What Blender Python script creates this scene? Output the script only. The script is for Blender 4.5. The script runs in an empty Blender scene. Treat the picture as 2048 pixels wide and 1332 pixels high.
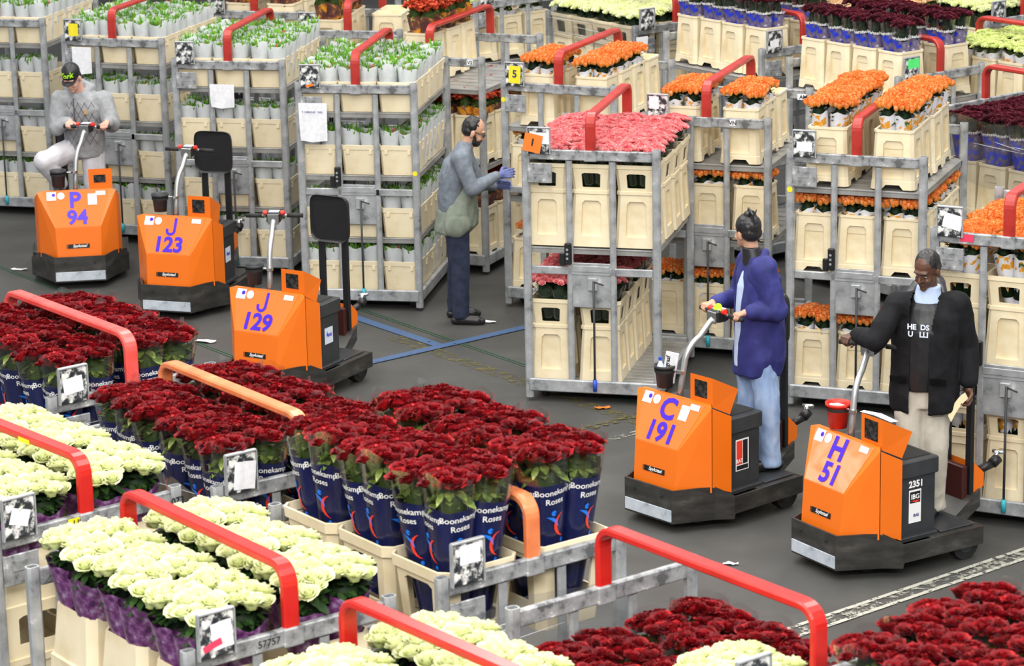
import bpy, math, random
import numpy as np
from mathutils import Vector, Matrix, noise
C = bpy.context.scene.collection
PI = math.pi
R = math.radians
rnd = random.Random(7)

# ---------------------------------------------------------------- camera
cam_d = bpy.data.cameras.new('camera'); cam = bpy.data.objects.new('camera', cam_d); C.objects.link(cam)
TILT, ROLL, CAMH, FPX = R(15.01), R(1.2), 6.341, 5818.5
r0 = Vector((1, 0, 0)); d0 = Vector((0, -math.sin(TILT), -math.cos(TILT))); f0 = Vector((0, math.cos(TILT), -math.sin(TILT)))
rr = r0 * math.cos(ROLL) + d0 * math.sin(ROLL); dd = d0 * math.cos(ROLL) - r0 * math.sin(ROLL)
M = Matrix.Identity(4)
for i in range(3):
    M[i][0] = rr[i]; M[i][1] = -dd[i]; M[i][2] = -f0[i]
M[2][3] = CAMH
cam.matrix_world = M
cam_d.sensor_width = 36; cam_d.lens = 36 * FPX / 2048
cam_d.clip_end = 200
cam_d.dof.use_dof = True; cam_d.dof.focus_distance = 19.0; cam_d.dof.aperture_fstop = 5.6
bpy.context.scene.camera = cam

# ---------------------------------------------------------------- light and exposure
W = bpy.data.worlds.new('hall_air'); bpy.context.scene.world = W; W.use_nodes = True
bg = W.node_tree.nodes['Background']; bg.inputs[0].default_value = (0.93, 0.96, 1.0, 1); bg.inputs[1].default_value = 0.62
def area(name, loc, sx, sy, power, rot=(0, 0, 0), col=(1, 0.97, 0.92)):
    l = bpy.data.lights.new(name, 'AREA'); l.shape = 'RECTANGLE'; l.size = sx; l.size_y = sy; l.energy = power; l.color = col
    o = bpy.data.objects.new(name, l); o.location = loc; o.rotation_euler = rot; C.objects.link(o); return o
area('ceiling_lamp_row', (-6, 18, 10.5), 1.2, 26, 1500)
area('ceiling_lamp_row', (0, 18, 10.5), 1.2, 26, 1500)
area('ceiling_lamp_row', (6, 18, 10.5), 1.2, 26, 1500)
area('front_fill_light', (0, 3, 9.0), 14, 1.5, 1700, (R(38), 0, 0))  # unseen fill light, added to brighten the faces towards the camera
area('side_lamp_row', (-18.5, 25.4, 9.1), 0.5, 1.6, 30, (0, R(-40), 0))
vs = bpy.context.scene.view_settings
vs.view_transform = 'Standard'; vs.look = 'None'; vs.gamma = 1; vs.exposure = 0.0; vs.use_curve_mapping = False
cy = bpy.context.scene.cycles
cy.max_bounces = 6; cy.diffuse_bounces = 3; cy.glossy_bounces = 2; cy.transparent_max_bounces = 12; cy.use_denoising = True
cy.use_adaptive_sampling = True; cy.adaptive_threshold = 0.03

# ---------------------------------------------------------------- materials
def nmat(name):
    m = bpy.data.materials.new(name); m.use_nodes = True
    nt = m.node_tree; b = nt.nodes['Principled BSDF']; return m, nt, b
def ramp(nt, src, stops):
    r = nt.nodes.new('ShaderNodeValToRGB'); el = r.color_ramp.elements
    while len(el) < len(stops): el.new(0.5)
    for e, (p, c) in zip(el, stops): e.position = p; e.color = (*c, 1)
    nt.links.new(src, r.inputs[0]); return r
def noise_tex(nt, scale, detail=3, rough=0.5, coord='Object', stretch=None):
    tc = nt.nodes.new('ShaderNodeTexCoord'); n = nt.nodes.new('ShaderNodeTexNoise')
    n.inputs['Scale'].default_value = scale; n.inputs['Detail'].default_value = detail; n.inputs['Roughness'].default_value = rough
    src = tc.outputs[coord]
    if stretch:
        mp = nt.nodes.new('ShaderNodeMapping'); mp.inputs['Scale'].default_value = stretch; nt.links.new(src, mp.inputs[0]); src = mp.outputs[0]
    nt.links.new(src, n.inputs['Vector']); return n
def bump(nt, b, src, strength, dist=0.01):
    n = nt.nodes.new('ShaderNodeBump'); n.inputs['Strength'].default_value = strength; n.inputs['Distance'].default_value = dist
    nt.links.new(src, n.inputs['Height']); nt.links.new(n.outputs[0], b.inputs['Normal'])
def mottled(name, stops, scale=6, rough=0.6, metal=0.0, detail=4, bumps=0.0, spec=0.5, coord='Object', stretch=None, vary=0.0, sheen=0):
    m, nt, b = nmat(name)
    n = noise_tex(nt, scale, detail, 0.6, coord, stretch); r = ramp(nt, n.outputs['Fac'], stops)
    out = r.outputs[0]
    if vary:
        oi = nt.nodes.new('ShaderNodeObjectInfo'); hs = nt.nodes.new('ShaderNodeHueSaturation')
        mr = nt.nodes.new('ShaderNodeMapRange'); mr.inputs['To Min'].default_value = 1 - vary; mr.inputs['To Max'].default_value = 1 + vary
        nt.links.new(oi.outputs['Random'], mr.inputs[0]); nt.links.new(mr.outputs[0], hs.inputs['Value']); nt.links.new(out, hs.inputs['Color']); out = hs.outputs[0]
    nt.links.new(out, b.inputs['Base Color'])
    b.inputs['Roughness'].default_value = rough; b.inputs['Metallic'].default_value = metal; b.inputs['Specular IOR Level'].default_value = spec
    if bumps: bump(nt, b, n.outputs['Fac'], bumps)
    return m
def plain(name, col, rough=0.5, metal=0.0, spec=0.5):
    m, nt, b = nmat(name); b.inputs['Base Color'].default_value = (*col, 1); b.inputs['Roughness'].default_value = rough
    b.inputs['Metallic'].default_value = metal; b.inputs['Specular IOR Level'].default_value = spec; return m
def petal(name, a, b_, c_, trans=0.25, vary=0.1, scale=30, grad=None):
    """petals: colour varies over the bloom, a little light passes through"""
    m, nt, b = nmat(name); nt.nodes.remove(b)
    n = noise_tex(nt, scale, 2, 0.5); r = ramp(nt, n.outputs['Fac'], [(0.3, a), (0.5, b_), (0.7, c_)])
    out = r.outputs[0]
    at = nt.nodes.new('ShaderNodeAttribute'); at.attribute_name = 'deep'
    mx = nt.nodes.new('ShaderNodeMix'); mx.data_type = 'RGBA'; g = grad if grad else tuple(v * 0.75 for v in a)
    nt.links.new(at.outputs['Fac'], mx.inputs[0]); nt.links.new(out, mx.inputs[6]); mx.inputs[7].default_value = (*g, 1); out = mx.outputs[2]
    oi = nt.nodes.new('ShaderNodeObjectInfo'); hs = nt.nodes.new('ShaderNodeHueSaturation')
    mr = nt.nodes.new('ShaderNodeMapRange'); mr.inputs['To Min'].default_value = 1 - vary; mr.inputs['To Max'].default_value = 1 + vary
    nt.links.new(oi.outputs['Random'], mr.inputs[0]); nt.links.new(mr.outputs[0], hs.inputs['Value']); nt.links.new(out, hs.inputs['Color']); out = hs.outputs[0]
    pb = nt.nodes.new('ShaderNodeBsdfPrincipled'); pb.inputs['Roughness'].default_value = 0.6; pb.inputs['Specular IOR Level'].default_value = 0.3
    tr = nt.nodes.new('ShaderNodeBsdfTranslucent'); mix = nt.nodes.new('ShaderNodeMixShader'); mix.inputs[0].default_value = trans
    nt.links.new(out, pb.inputs['Base Color']); nt.links.new(out, tr.inputs['Color'])
    nt.links.new(pb.outputs[0], mix.inputs[1]); nt.links.new(tr.outputs[0], mix.inputs[2])
    nt.links.new(mix.outputs[0], nt.nodes['Material Output'].inputs[0]); return m
def film(name, tint=(1, 1, 1), gloss=0.12, haze=0.0):
    m, nt, b = nmat(name); nt.nodes.remove(b)
    t = nt.nodes.new('ShaderNodeBsdfTransparent'); t.inputs[0].default_value = (*tint, 1)
    g = nt.nodes.new('ShaderNodeBsdfGlossy'); g.inputs['Roughness'].default_value = 0.12
    lw = nt.nodes.new('ShaderNodeLayerWeight'); lw.inputs[0].default_value = 0.35
    mu = nt.nodes.new('ShaderNodeMath'); mu.operation = 'MULTIPLY_ADD'; mu.inputs[1].default_value = 0.5; mu.inputs[2].default_value = gloss
    nt.links.new(lw.outputs['Facing'], mu.inputs[0])
    mix = nt.nodes.new('ShaderNodeMixShader'); nt.links.new(mu.outputs[0], mix.inputs[0]); nt.links.new(t.outputs[0], mix.inputs[1]); nt.links.new(g.outputs[0], mix.inputs[2])
    nt.links.new(mix.outputs[0], nt.nodes['Material Output'].inputs[0]); return m

MT = {}
MT['galv'] = mottled('galvanised_steel', [(0.30, (0.17, 0.18, 0.19)), (0.42, (0.34, 0.355, 0.37)), (0.62, (0.47, 0.485, 0.50)), (0.72, (0.74, 0.74, 0.73))], 9, 0.42, 0.3, 5, 0.05, coord='Object')
MT['galv_worn'] = mottled('worn_label_steel', [(0.36, (0.12, 0.125, 0.13)), (0.44, (0.28, 0.29, 0.30)), (0.62, (0.42, 0.43, 0.44)), (0.67, (0.78, 0.78, 0.76))], 14, 0.5, 0.2, 6, 0.1)
MT['deck'] = mottled('deck_steel', [(0.3, (0.24, 0.235, 0.22)), (0.7, (0.42, 0.42, 0.41))], 5, 0.45, 0.35, 4, 0.03)
MT['red'] = mottled('red_paint', [(0.30, (0.40, 0.02, 0.015)), (0.42, (0.56, 0.016, 0.012)), (0.74, (0.62, 0.024, 0.018)), (0.8, (0.8, 0.35, 0.3))], 7, 0.25, 0, 5, 0.02)
MT['dullred'] = mottled('dull_red_paint', [(0.30, (0.26, 0.02, 0.015)), (0.45, (0.42, 0.028, 0.02)), (0.7, (0.46, 0.04, 0.03)), (0.78, (0.6, 0.3, 0.26))], 7, 0.35, 0, 5, 0.02)
MT['peach'] = mottled('faded_orange_paint', [(0.3, (0.62, 0.15, 0.05)), (0.6, (0.8, 0.24, 0.09)), (0.72, (0.75, 0.55, 0.45))], 6, 0.35, 0, 5, 0.02)
MT['pinkred'] = mottled('faded_red_paint', [(0.3, (0.72, 0.06, 0.05)), (0.7, (0.85, 0.13, 0.11))], 6, 0.25, 0, 5, 0.02)
MT['cream'] = mottled('cream_plastic', [(0.3, (0.72, 0.60, 0.38)), (0.5, (0.82, 0.71, 0.49)), (0.75, (0.86, 0.77, 0.56))], 5, 0.45, 0, 3, 0.0, 0.4, vary=0.05)
MT['floor'] = mottled('asphalt_floor', [(0.2, (0.042, 0.042, 0.040)), (0.5, (0.066, 0.066, 0.063)), (0.8, (0.098, 0.098, 0.093))], 1.3, 0.6, 0, 12, 0.08, 0.3)
MT['tag'] = mottled('tag_board_black', [(0.42, (0.02, 0.025, 0.03)), (0.5, (0.05, 0.055, 0.06)), (0.60, (0.8, 0.8, 0.78))], 22, 0.35, 0, 6, 0.03)
MT['paper'] = mottled('white_paper', [(0.3, (0.72, 0.73, 0.78)), (0.7, (0.88, 0.88, 0.9))], 30, 0.8)
MT['yellow'] = plain('yellow_paper', (0.85, 0.72, 0.02), 0.7)
MT['orange_card'] = plain('orange_card', (0.9, 0.2, 0.02), 0.7)
MT['green_card'] = plain('green_card', (0.1, 0.85, 0.2), 0.7)
MT['pinkcard'] = plain('pink_card', (0.8, 0.05, 0.12), 0.6)
MT['black'] = plain('black_plastic', (0.012, 0.012, 0.014), 0.4)
MT['darkgrey'] = mottled('dark_grey_lacquer', [(0.3, (0.022, 0.024, 0.027)), (0.7, (0.04, 0.043, 0.047))], 5, 0.38)
MT['bumper'] = mottled('scuffed_bumper_steel', [(0.3, (0.02, 0.019, 0.018)), (0.55, (0.05, 0.047, 0.043)), (0.75, (0.11, 0.105, 0.095))], 4, 0.42, 0.2, 7, 0.04, stretch=(1, 1, 3))
MT['bumper_plate'] = mottled('scratched_white_steel', [(0.3, (0.2, 0.22, 0.25)), (0.42, (0.45, 0.5, 0.56)), (0.7, (0.62, 0.67, 0.73))], 9, 0.5, 0, 5)
MT['orange'] = mottled('orange_lacquer', [(0.2, (0.80, 0.155, 0.006)), (0.8, (0.88, 0.185, 0.01))], 2, 0.38, 0, 3)
MT['orange_gloss'] = mottled('orange_foil', [(0.2, (0.80, 0.17, 0.02)), (0.8, (0.88, 0.20, 0.03))], 3, 0.14, 0, 2, bumps=0.6, spec=0.9)
MT['blue_text'] = plain('blue_print', (0.06, 0.015, 0.55), 0.35)
MT['white_text'] = plain('white_print', (0.88, 0.88, 0.88), 0.5)
MT['navy_text'] = plain('navy_print', (0.02, 0.03, 0.2), 0.5)
MT['logo_blue'] = plain('logo_blue', (0.01, 0.2, 0.85), 0.4)
MT['logo_red'] = plain('logo_red', (0.85, 0.05, 0.02), 0.4)
MT['navy'] = mottled('navy_sleeve', [(0.3, (0.005, 0.008, 0.045)), (0.7, (0.011, 0.016, 0.085))], 9, 0.22, 0, 3, 0.25, 0.6)
MT['purple'] = mottled('purple_printed_sleeve', [(0.36, (0.05, 0.01, 0.07)), (0.46, (0.13, 0.03, 0.13)), (0.55, (0.20, 0.07, 0.21)), (0.66, (0.34, 0.25, 0.38))], 28, 0.3, 0, 6, 0.2, 0.6)
MT['whitesleeve'] = mottled('white_sleeve', [(0.3, (0.6, 0.66, 0.78)), (0.7, (0.75, 0.8, 0.88))], 9, 0.4, 0, 3, 0.2)
MT['bluesleeve'] = mottled('blue_photo_sleeve', [(0.42, (0.005, 0.03, 0.5)), (0.5, (0.01, 0.04, 0.62)), (0.53, (0.10, 0.08, 0.16)), (0.64, (0.2, 0.17, 0.28)), (0.7, (0.6, 0.6, 0.75))], 9, 0.3, 0, 3, 0.1)
MT['artsleeve'] = mottled('paper_sleeve_with_brown_print', [(0.53, (0.70, 0.71, 0.76)), (0.555, (0.72, 0.33, 0.02)), (0.62, (0.62, 0.25, 0.01)), (0.66, (0.25, 0.03, 0.01))], 8, 0.6, 0, 4, 0.1)
MT['brownsleeve'] = mottled('brown_ochre_sleeve', [(0.4, (0.09, 0.03, 0.03)), (0.5, (0.22, 0.09, 0.05)), (0.56, (0.75, 0.32, 0.01)), (0.64, (0.55, 0.15, 0.02))], 9, 0.35, 0, 3)
MT['tulipsleeve'] = petal('white_fleece_sleeve', (0.76, 0.80, 0.86), (0.84, 0.87, 0.90), (0.90, 0.92, 0.94), 0.35, 0.04, 14, grad=(0.7, 0.74, 0.78))
MT['kraft'] = mottled('kraft_paper', [(0.3, (0.35, 0.22, 0.10)), (0.7, (0.5, 0.34, 0.17))], 12, 0.8)
MT['clear'] = film('clear_foil', (0.97, 0.97, 0.98), 0.04)
MT['wrap'] = film('stretch_foil', (0.90, 0.91, 0.93), 0.10)
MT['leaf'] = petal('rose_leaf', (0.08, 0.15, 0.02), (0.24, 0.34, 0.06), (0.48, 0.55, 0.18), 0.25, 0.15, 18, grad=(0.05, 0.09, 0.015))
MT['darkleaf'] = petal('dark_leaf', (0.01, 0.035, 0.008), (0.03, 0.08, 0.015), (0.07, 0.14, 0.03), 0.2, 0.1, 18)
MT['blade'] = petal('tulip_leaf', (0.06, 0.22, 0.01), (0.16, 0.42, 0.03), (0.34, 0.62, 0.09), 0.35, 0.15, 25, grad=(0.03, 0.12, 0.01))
MT['limecap'] = plain('lime_plastic', (0.25, 0.75, 0.02), 0.4)
MT['budpink'] = petal('tulip_bud', (0.5, 0.1, 0.08), (0.6, 0.2, 0.12), (0.65, 0.35, 0.15), 0.2, 0.1)
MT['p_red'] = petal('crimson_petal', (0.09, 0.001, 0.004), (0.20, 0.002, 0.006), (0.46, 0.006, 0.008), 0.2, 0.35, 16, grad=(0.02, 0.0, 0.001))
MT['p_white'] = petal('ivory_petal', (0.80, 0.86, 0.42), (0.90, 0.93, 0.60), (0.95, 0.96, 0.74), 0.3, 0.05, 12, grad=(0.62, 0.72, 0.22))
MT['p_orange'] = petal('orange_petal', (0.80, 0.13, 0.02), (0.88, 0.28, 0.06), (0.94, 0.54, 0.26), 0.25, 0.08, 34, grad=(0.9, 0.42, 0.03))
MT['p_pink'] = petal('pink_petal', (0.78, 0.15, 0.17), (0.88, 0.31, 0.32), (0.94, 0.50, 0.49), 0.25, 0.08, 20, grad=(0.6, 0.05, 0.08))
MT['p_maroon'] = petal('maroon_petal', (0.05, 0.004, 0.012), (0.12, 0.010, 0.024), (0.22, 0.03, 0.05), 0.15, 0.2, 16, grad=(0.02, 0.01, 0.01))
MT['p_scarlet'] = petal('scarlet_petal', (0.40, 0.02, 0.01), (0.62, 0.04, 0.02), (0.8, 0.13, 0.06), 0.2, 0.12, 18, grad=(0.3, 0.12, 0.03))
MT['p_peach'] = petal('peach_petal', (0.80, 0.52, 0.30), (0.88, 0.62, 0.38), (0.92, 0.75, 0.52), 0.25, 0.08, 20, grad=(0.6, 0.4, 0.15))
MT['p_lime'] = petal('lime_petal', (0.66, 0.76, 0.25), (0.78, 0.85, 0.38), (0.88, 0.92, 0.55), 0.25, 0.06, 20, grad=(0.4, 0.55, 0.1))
MT['chrome'] = plain('chrome', (0.7, 0.7, 0.7), 0.2, 1.0)
MT['pole'] = plain('silver_tube', (0.42, 0.43, 0.43), 0.35, 0.7)
MT['rubber'] = plain('rubber', (0.015, 0.015, 0.015), 0.7)
MT['redplastic'] = plain('red_plastic', (0.75, 0.03, 0.015), 0.4)
MT['greybin'] = plain('grey_plastic', (0.035, 0.038, 0.042), 0.5)
MT['blueplastic'] = plain('blue_plastic', (0.02, 0.08, 0.6), 0.4)
MT['teal'] = plain('teal_plastic', (0.03, 0.42, 0.5), 0.4)
MT['lcd'] = mottled('dark_display', [(0.45, (0.008, 0.008, 0.008)), (0.62, (0.05, 0.05, 0.05))], 30, 0.25)
# people
MT['skin_light'] = mottled('light_skin', [(0.3, (0.60, 0.32, 0.24)), (0.7, (0.70, 0.42, 0.33))], 10, 0.5)
MT['skin_tan'] = mottled('tan_skin', [(0.3, (0.50, 0.27, 0.17)), (0.7, (0.60, 0.34, 0.23))], 10, 0.5)
MT['skin_dark'] = mottled('dark_skin', [(0.3, (0.085, 0.035, 0.02)), (0.7, (0.13, 0.058, 0.033))], 10, 0.42)
MT['hair'] = mottled('black_hair', [(0.3, (0.006, 0.006, 0.007)), (0.7, (0.022, 0.02, 0.02))], 30, 0.4, stretch=(1, 1, 0.2))
MT['greyfleece'] = mottled('grey_fleece', [(0.3, (0.24, 0.25, 0.265)), (0.7, (0.35, 0.36, 0.375))], 20, 0.95, bumps=0.2)
MT['bluegrey'] = mottled('blue_grey_knit', [(0.3, (0.13, 0.155, 0.19)), (0.7, (0.21, 0.24, 0.28))], 24, 0.95, bumps=0.2)
MT['apron'] = mottled('sage_apron_cloth', [(0.3, (0.15, 0.18, 0.14)), (0.7, (0.26, 0.29, 0.24))], 9, 0.9, bumps=0.3)
MT['navycloth'] = mottled('navy_denim', [(0.3, (0.012, 0.018, 0.04)), (0.7, (0.03, 0.042, 0.085))], 12, 0.9, bumps=0.2)
MT['bluejacket'] = mottled('royal_blue_jacket_cloth', [(0.3, (0.012, 0.014, 0.10)), (0.6, (0.026, 0.03, 0.19)), (0.8, (0.05, 0.06, 0.28))], 7, 0.75, bumps=0.3)
MT['jeans'] = mottled('washed_blue_denim', [(0.25, (0.16, 0.25, 0.46)), (0.5, (0.30, 0.42, 0.66)), (0.75, (0.50, 0.60, 0.80))], 6, 0.9, bumps=0.2, stretch=(1.5, 1.5, 0.6))
MT['blackjacket'] = mottled('black_jacket_cloth', [(0.3, (0.004, 0.004, 0.005)), (0.75, (0.013, 0.013, 0.016))], 9, 0.85, bumps=0.4, spec=0.25)
MT['beige'] = mottled('beige_trouser_cloth', [(0.3, (0.42, 0.38, 0.31)), (0.7, (0.60, 0.56, 0.48))], 6, 0.9, bumps=0.2)
MT['palegrey'] = mottled('pale_grey_jersey', [(0.3, (0.55, 0.54, 0.58)), (0.7, (0.70, 0.69, 0.73))], 6, 0.95, bumps=0.2)
MT['shoe'] = plain('black_shoe_leather', (0.015, 0.015, 0.017), 0.35)
MT['glove'] = mottled('blue_glove_knit', [(0.3, (0.08, 0.10, 0.26)), (0.7, (0.16, 0.19, 0.40))], 30, 0.9)
MT['limetext'] = plain('lime_thread', (0.45, 0.85, 0.02), 0.6)
MT['lightblue'] = plain('light_blue_shirt_cloth', (0.45, 0.55, 0.75), 0.8)

# ---------------------------------------------------------------- mesh helpers
class MB:
    def __init__(s): s.v = []; s.f = []; s.d = []
    def add(s, v, f, d=0.0):
        n = len(s.v); s.v += [tuple(p) for p in v]; s.f += [tuple(i + n for i in q) for q in f]
        s.d += ([d] * len(v) if isinstance(d, (int, float)) else list(d)); return s
    def box(s, x0, x1, y0, y1, z0, z1, bev=0.0):
        if bev:
            b = bev; P = []
            for (z, i) in ((z0, b), (z0 + b, 0), (z1 - b, 0), (z1, b)):
                xa, xb, ya, yb = x0 + i, x1 - i, y0 + i, y1 - i
                P.append([(xa + b, ya, z), (xb - b, ya, z), (xb, ya + b, z), (xb, yb - b, z), (xb - b, yb, z), (xa + b, yb, z), (xa, yb - b, z), (xa, ya + b, z)])
            return s.loft(P, True, True)
        v = [(x0, y0, z0), (x1, y0, z0), (x1, y1, z0), (x0, y1, z0), (x0, y0, z1), (x1, y0, z1), (x1, y1, z1), (x0, y1, z1)]
        return s.add(v, [(0, 3, 2, 1), (4, 5, 6, 7), (0, 1, 5, 4), (1, 2, 6, 5), (2, 3, 7, 6), (3, 0, 4, 7)])
    def loft(s, rings, cap0=False, cap1=False, d=0.0):
        n = len(rings[0]); v = [p for r in rings for p in r]; f = []
        for i in range(len(rings) - 1):
            for j in range(n):
                a, b = i * n + j, i * n + (j + 1) % n
                f.append((a, b, b + n, a + n))
        if cap0: f.append(tuple(reversed(range(n))))
        if cap1: f.append(tuple(range((len(rings) - 1) * n, len(rings) * n)))
        return s.add(v, f, d)
    def tube(s, pts, r, n=12, cap=True, sx=1.0, up=None):
        """a tube along pts; r a number or a list"""
        pts = [Vector(p) for p in pts]; rings = []; prev = None
        for i, p in enumerate(pts):
            t = (pts[min(i + 1, len(pts) - 1)] - pts[max(i - 1, 0)]).normalized()
            if prev is None:
                u = Vector(up) if up else (Vector((0, 0, 1)) if abs(t.z) < 0.9 else Vector((1, 0, 0)))
            else: u = prev
            a = t.cross(u).normalized(); b = a.cross(t).normalized(); prev = b
            ri = r[i] if isinstance(r, (list, tuple)) else r
            rings.append([tuple(p + a * math.cos(2 * PI * k / n) * ri * sx + b * math.sin(2 * PI * k / n) * ri) for k in range(n)])
        return s.loft(rings, cap, cap)
    def ribbon(s, pts, w, th, wdir=(1, 0, 0)):
        """flat bar of width w (along wdir) and thickness th along pts"""
        pts = [Vector(p) for p in pts]; wd = Vector(wdir).normalized(); rings = []
        for i, p in enumerate(pts):
            t = (pts[min(i + 1, len(pts) - 1)] - pts[max(i - 1, 0)]).normalized(); nn = t.cross(wd).normalized()
            c = min(w, th) * 0.22; a, b = w / 2, th / 2
            q = [(a - c, b), (a, b - c), (a, -b + c), (a - c, -b), (-a + c, -b), (-a, -b + c), (-a, b - c), (-a + c, b)]
            rings.append([tuple(p + wd * x + nn * y) for x, y in q])
        return s.loft(rings, True, True)
    def disc(s, c, r, n=24, z=0.0, axis='z'):
        v = []
        for k in range(n):
            a = 2 * PI * k / n
            v.append((c[0] + r * math.cos(a), c[1] + r * math.sin(a), z) if axis == 'z' else (c[0] + r * math.cos(a), z, c[1] + r * math.sin(a)))
        return s.add(v, [tuple(range(n))])
    def lathe(s, prof, n=24, c=(0, 0, 0), cap0=True, cap1=False):
        return s.loft([[(c[0] + r * math.cos(2 * PI * k / n), c[1] + r * math.sin(2 * PI * k / n), c[2] + z) for k in range(n)] for r, z in prof], cap0, cap1)
    def xf(s, m):
        s.v = [tuple(m @ Vector(p)) for p in s.v]; return s
    def merge(s, o, m=None):
        v = o.v if m is None else [tuple(m @ Vector(p)) for p in o.v]
        return s.add(v, o.f, o.d)
    def mesh(s, name, m, smooth=False, deep=False):
        me = bpy.data.meshes.new(name); me.from_pydata(s.v, [], s.f); me.materials.append(m if not isinstance(m, str) else MT[m])
        if deep:
            at = me.attributes.new('deep', 'FLOAT', 'POINT'); at.data.foreach_set('value', s.d)
        if smooth: me.shade_smooth()
        me.update(); return me
def put(name, me, parent=None, loc=(0, 0, 0), rot=(0, 0, 0)):
    o = bpy.data.objects.new(name, me); C.objects.link(o); o.location = loc; o.rotation_euler = rot
    if parent: o.parent = parent
    return o
def part(name, mb, m, parent, smooth=False, loc=(0, 0, 0), rot=(0, 0, 0), label=None):
    o = put(name, mb.mesh(name, m, smooth), parent, loc, rot)
    if label: o['label'] = label
    return o
def tag(o, label, cat, group=None, kind=None):
    o['label'] = label; o['category'] = cat
    if group: o['group'] = group
    if kind: o['kind'] = kind
    return o
def empty(name, loc=(0, 0, 0), rz=0.0):
    o = bpy.data.objects.new(name, None); C.objects.link(o); o.location = loc; o.rotation_euler = (0, 0, rz); o.empty_display_size = 0.1; return o
KIDS = {}
def kids(o):
    if o.name not in KIDS: KIDS[o.name] = list(o.children)
    return KIDS[o.name]
def copy_tree(o, parent=None):
    c = o.copy(); C.objects.link(c); c.parent = parent
    for k in kids(o): copy_tree(k, c)
    return c
_tc = {}
def text_geo(s, size, bold=0.0, shear=0.0, space=1.0, extrude=0.0):
    """flat lettering in the xy plane, centred"""
    if s == 'J':      # straight stem with a round hook
        q = size; v = []; f = []; pts = [(.17, .36)] + [(.17 * math.cos(-PI * k / 12), -.19 + .17 * math.sin(-PI * k / 12)) for k in range(13)] + [(-.17, -.12)]
        for i, (x, y) in enumerate(pts):
            a, b = pts[max(0, i - 1)], pts[min(len(pts) - 1, i + 1)]; L = math.hypot(b[0] - a[0], b[1] - a[1]); nx, ny = -(b[1] - a[1]) / L * .058, (b[0] - a[0]) / L * .058
            v += [((x + nx) * q, (y + ny) * q, 0), ((x - nx) * q, (y - ny) * q, 0)]
            if i: f.append((2 * i - 2, 2 * i - 1, 2 * i + 1, 2 * i))
        return v, f
    key = (s, size, bold, shear, space, extrude)
    if key in _tc: return _tc[key]
    cu = bpy.data.curves.new('lettering', 'FONT'); cu.body = s; cu.size = size; cu.offset = bold; cu.shear = shear; cu.space_character = space
    cu.extrude = extrude; cu.align_x = 'CENTER'; cu.align_y = 'CENTER'; cu.resolution_u = 3
    o = bpy.data.objects.new('lettering', cu); C.objects.link(o); bpy.context.view_layer.update()
    me = bpy.data.meshes.new_from_object(o.evaluated_get(bpy.context.evaluated_depsgraph_get()))
    v = [tuple(q.co) for q in me.vertices]; yc = (max(p[1] for p in v) + min(p[1] for p in v)) / 2; xc = (max(p[0] for p in v) + min(p[0] for p in v)) / 2
    v = [(p[0] - xc, p[1] - yc, p[2]) for p in v]; f = [tuple(q.vertices) for q in me.polygons]
    bpy.data.objects.remove(o); bpy.data.curves.remove(cu); bpy.data.meshes.remove(me)
    _tc[key] = (v, f); return v, f
def text_on(s, size, m, bold=0, shear=0, space=1.0):
    """lettering placed by matrix m"""
    v, f = text_geo(s, size, bold, shear, space); b = MB(); b.add([tuple(m @ Vector(p)) for p in v], f); return b
def frame_m(o, x, y):
    x = Vector(x).normalized(); y = Vector(y); y = (y - x * y.dot(x)).normalized(); z = x.cross(y)
    m = Matrix.Identity(4)
    for i in range(3): m[i][0] = x[i]; m[i][1] = y[i]; m[i][2] = z[i]; m[i][3] = o[i]
    return m
ORD = ['first', 'second', 'third', 'fourth', 'fifth', 'sixth', 'seventh', 'eighth', 'ninth', 'tenth']

# ---------------------------------------------------------------- floor and its painted lines
fl = MB(); fl.add([(-16, 4, 0), (16, 4, 0), (16, 46, 0), (-16, 46, 0)], [(0, 1, 2, 3)])
o = part('floor', fl, 'floor', None); o['kind'] = 'structure'; o['label'] = 'dark grey asphalt hall floor'
bw = MB(); bw.box(-16, 16, 46, 46.2, 0, 9)
MT['hallwall'] = mottled('hall_wall', [(0.3, (0.3, 0.3, 0.3)), (0.7, (0.45, 0.45, 0.45))], 0.5, 0.8)
o = part('wall_back', bw, 'hallwall', None); o['kind'] = 'structure'
def worn_paint(name, col, cover=0.5):
    m, nt, b = nmat(name); b.inputs['Base Color'].default_value = (*col, 1); b.inputs['Roughness'].default_value = 0.6
    n = noise_tex(nt, 14, 8, 0.75); r = ramp(nt, n.outputs['Fac'], [(cover - 0.03, (1, 1, 1)), (cover + 0.03, (0, 0, 0))])
    nt.links.new(r.outputs[0], b.inputs['Alpha']); return m
PW = {'white2': worn_paint('thick_white_line_paint', (0.42, 0.42, 0.36), 0.56), 'blue': worn_paint('worn_blue_line_paint', (0.05, 0.10, 0.21), 0.62), 'white': worn_paint('worn_white_line_paint', (0.30, 0.30, 0.25), 0.47),
      'green': worn_paint('green_line_paint', (0.02, 0.085, 0.04), 0.75), 'yellow': worn_paint('worn_yellow_line_paint', (0.11, 0.095, 0.03), 0.48), 'red': worn_paint('worn_red_line_paint', (0.3, 0.05, 0.05), 0.42)}
def line(a, b, w, col, z, label):
    a = Vector((*a, 0)); b = Vector((*b, 0)); t = (b - a).normalized(); n = Vector((-t.y, t.x, 0)) * w / 2
    k = MB(); k.add([tuple(a - n), tuple(b - n), tuple(b + n), tuple(a + n)], [(0, 1, 2, 3)])
    o = put('floor_line', k.mesh('floor_line', PW[col]), None, (0, 0, z)); o['kind'] = 'structure'; o['label'] = label; return o
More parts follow.
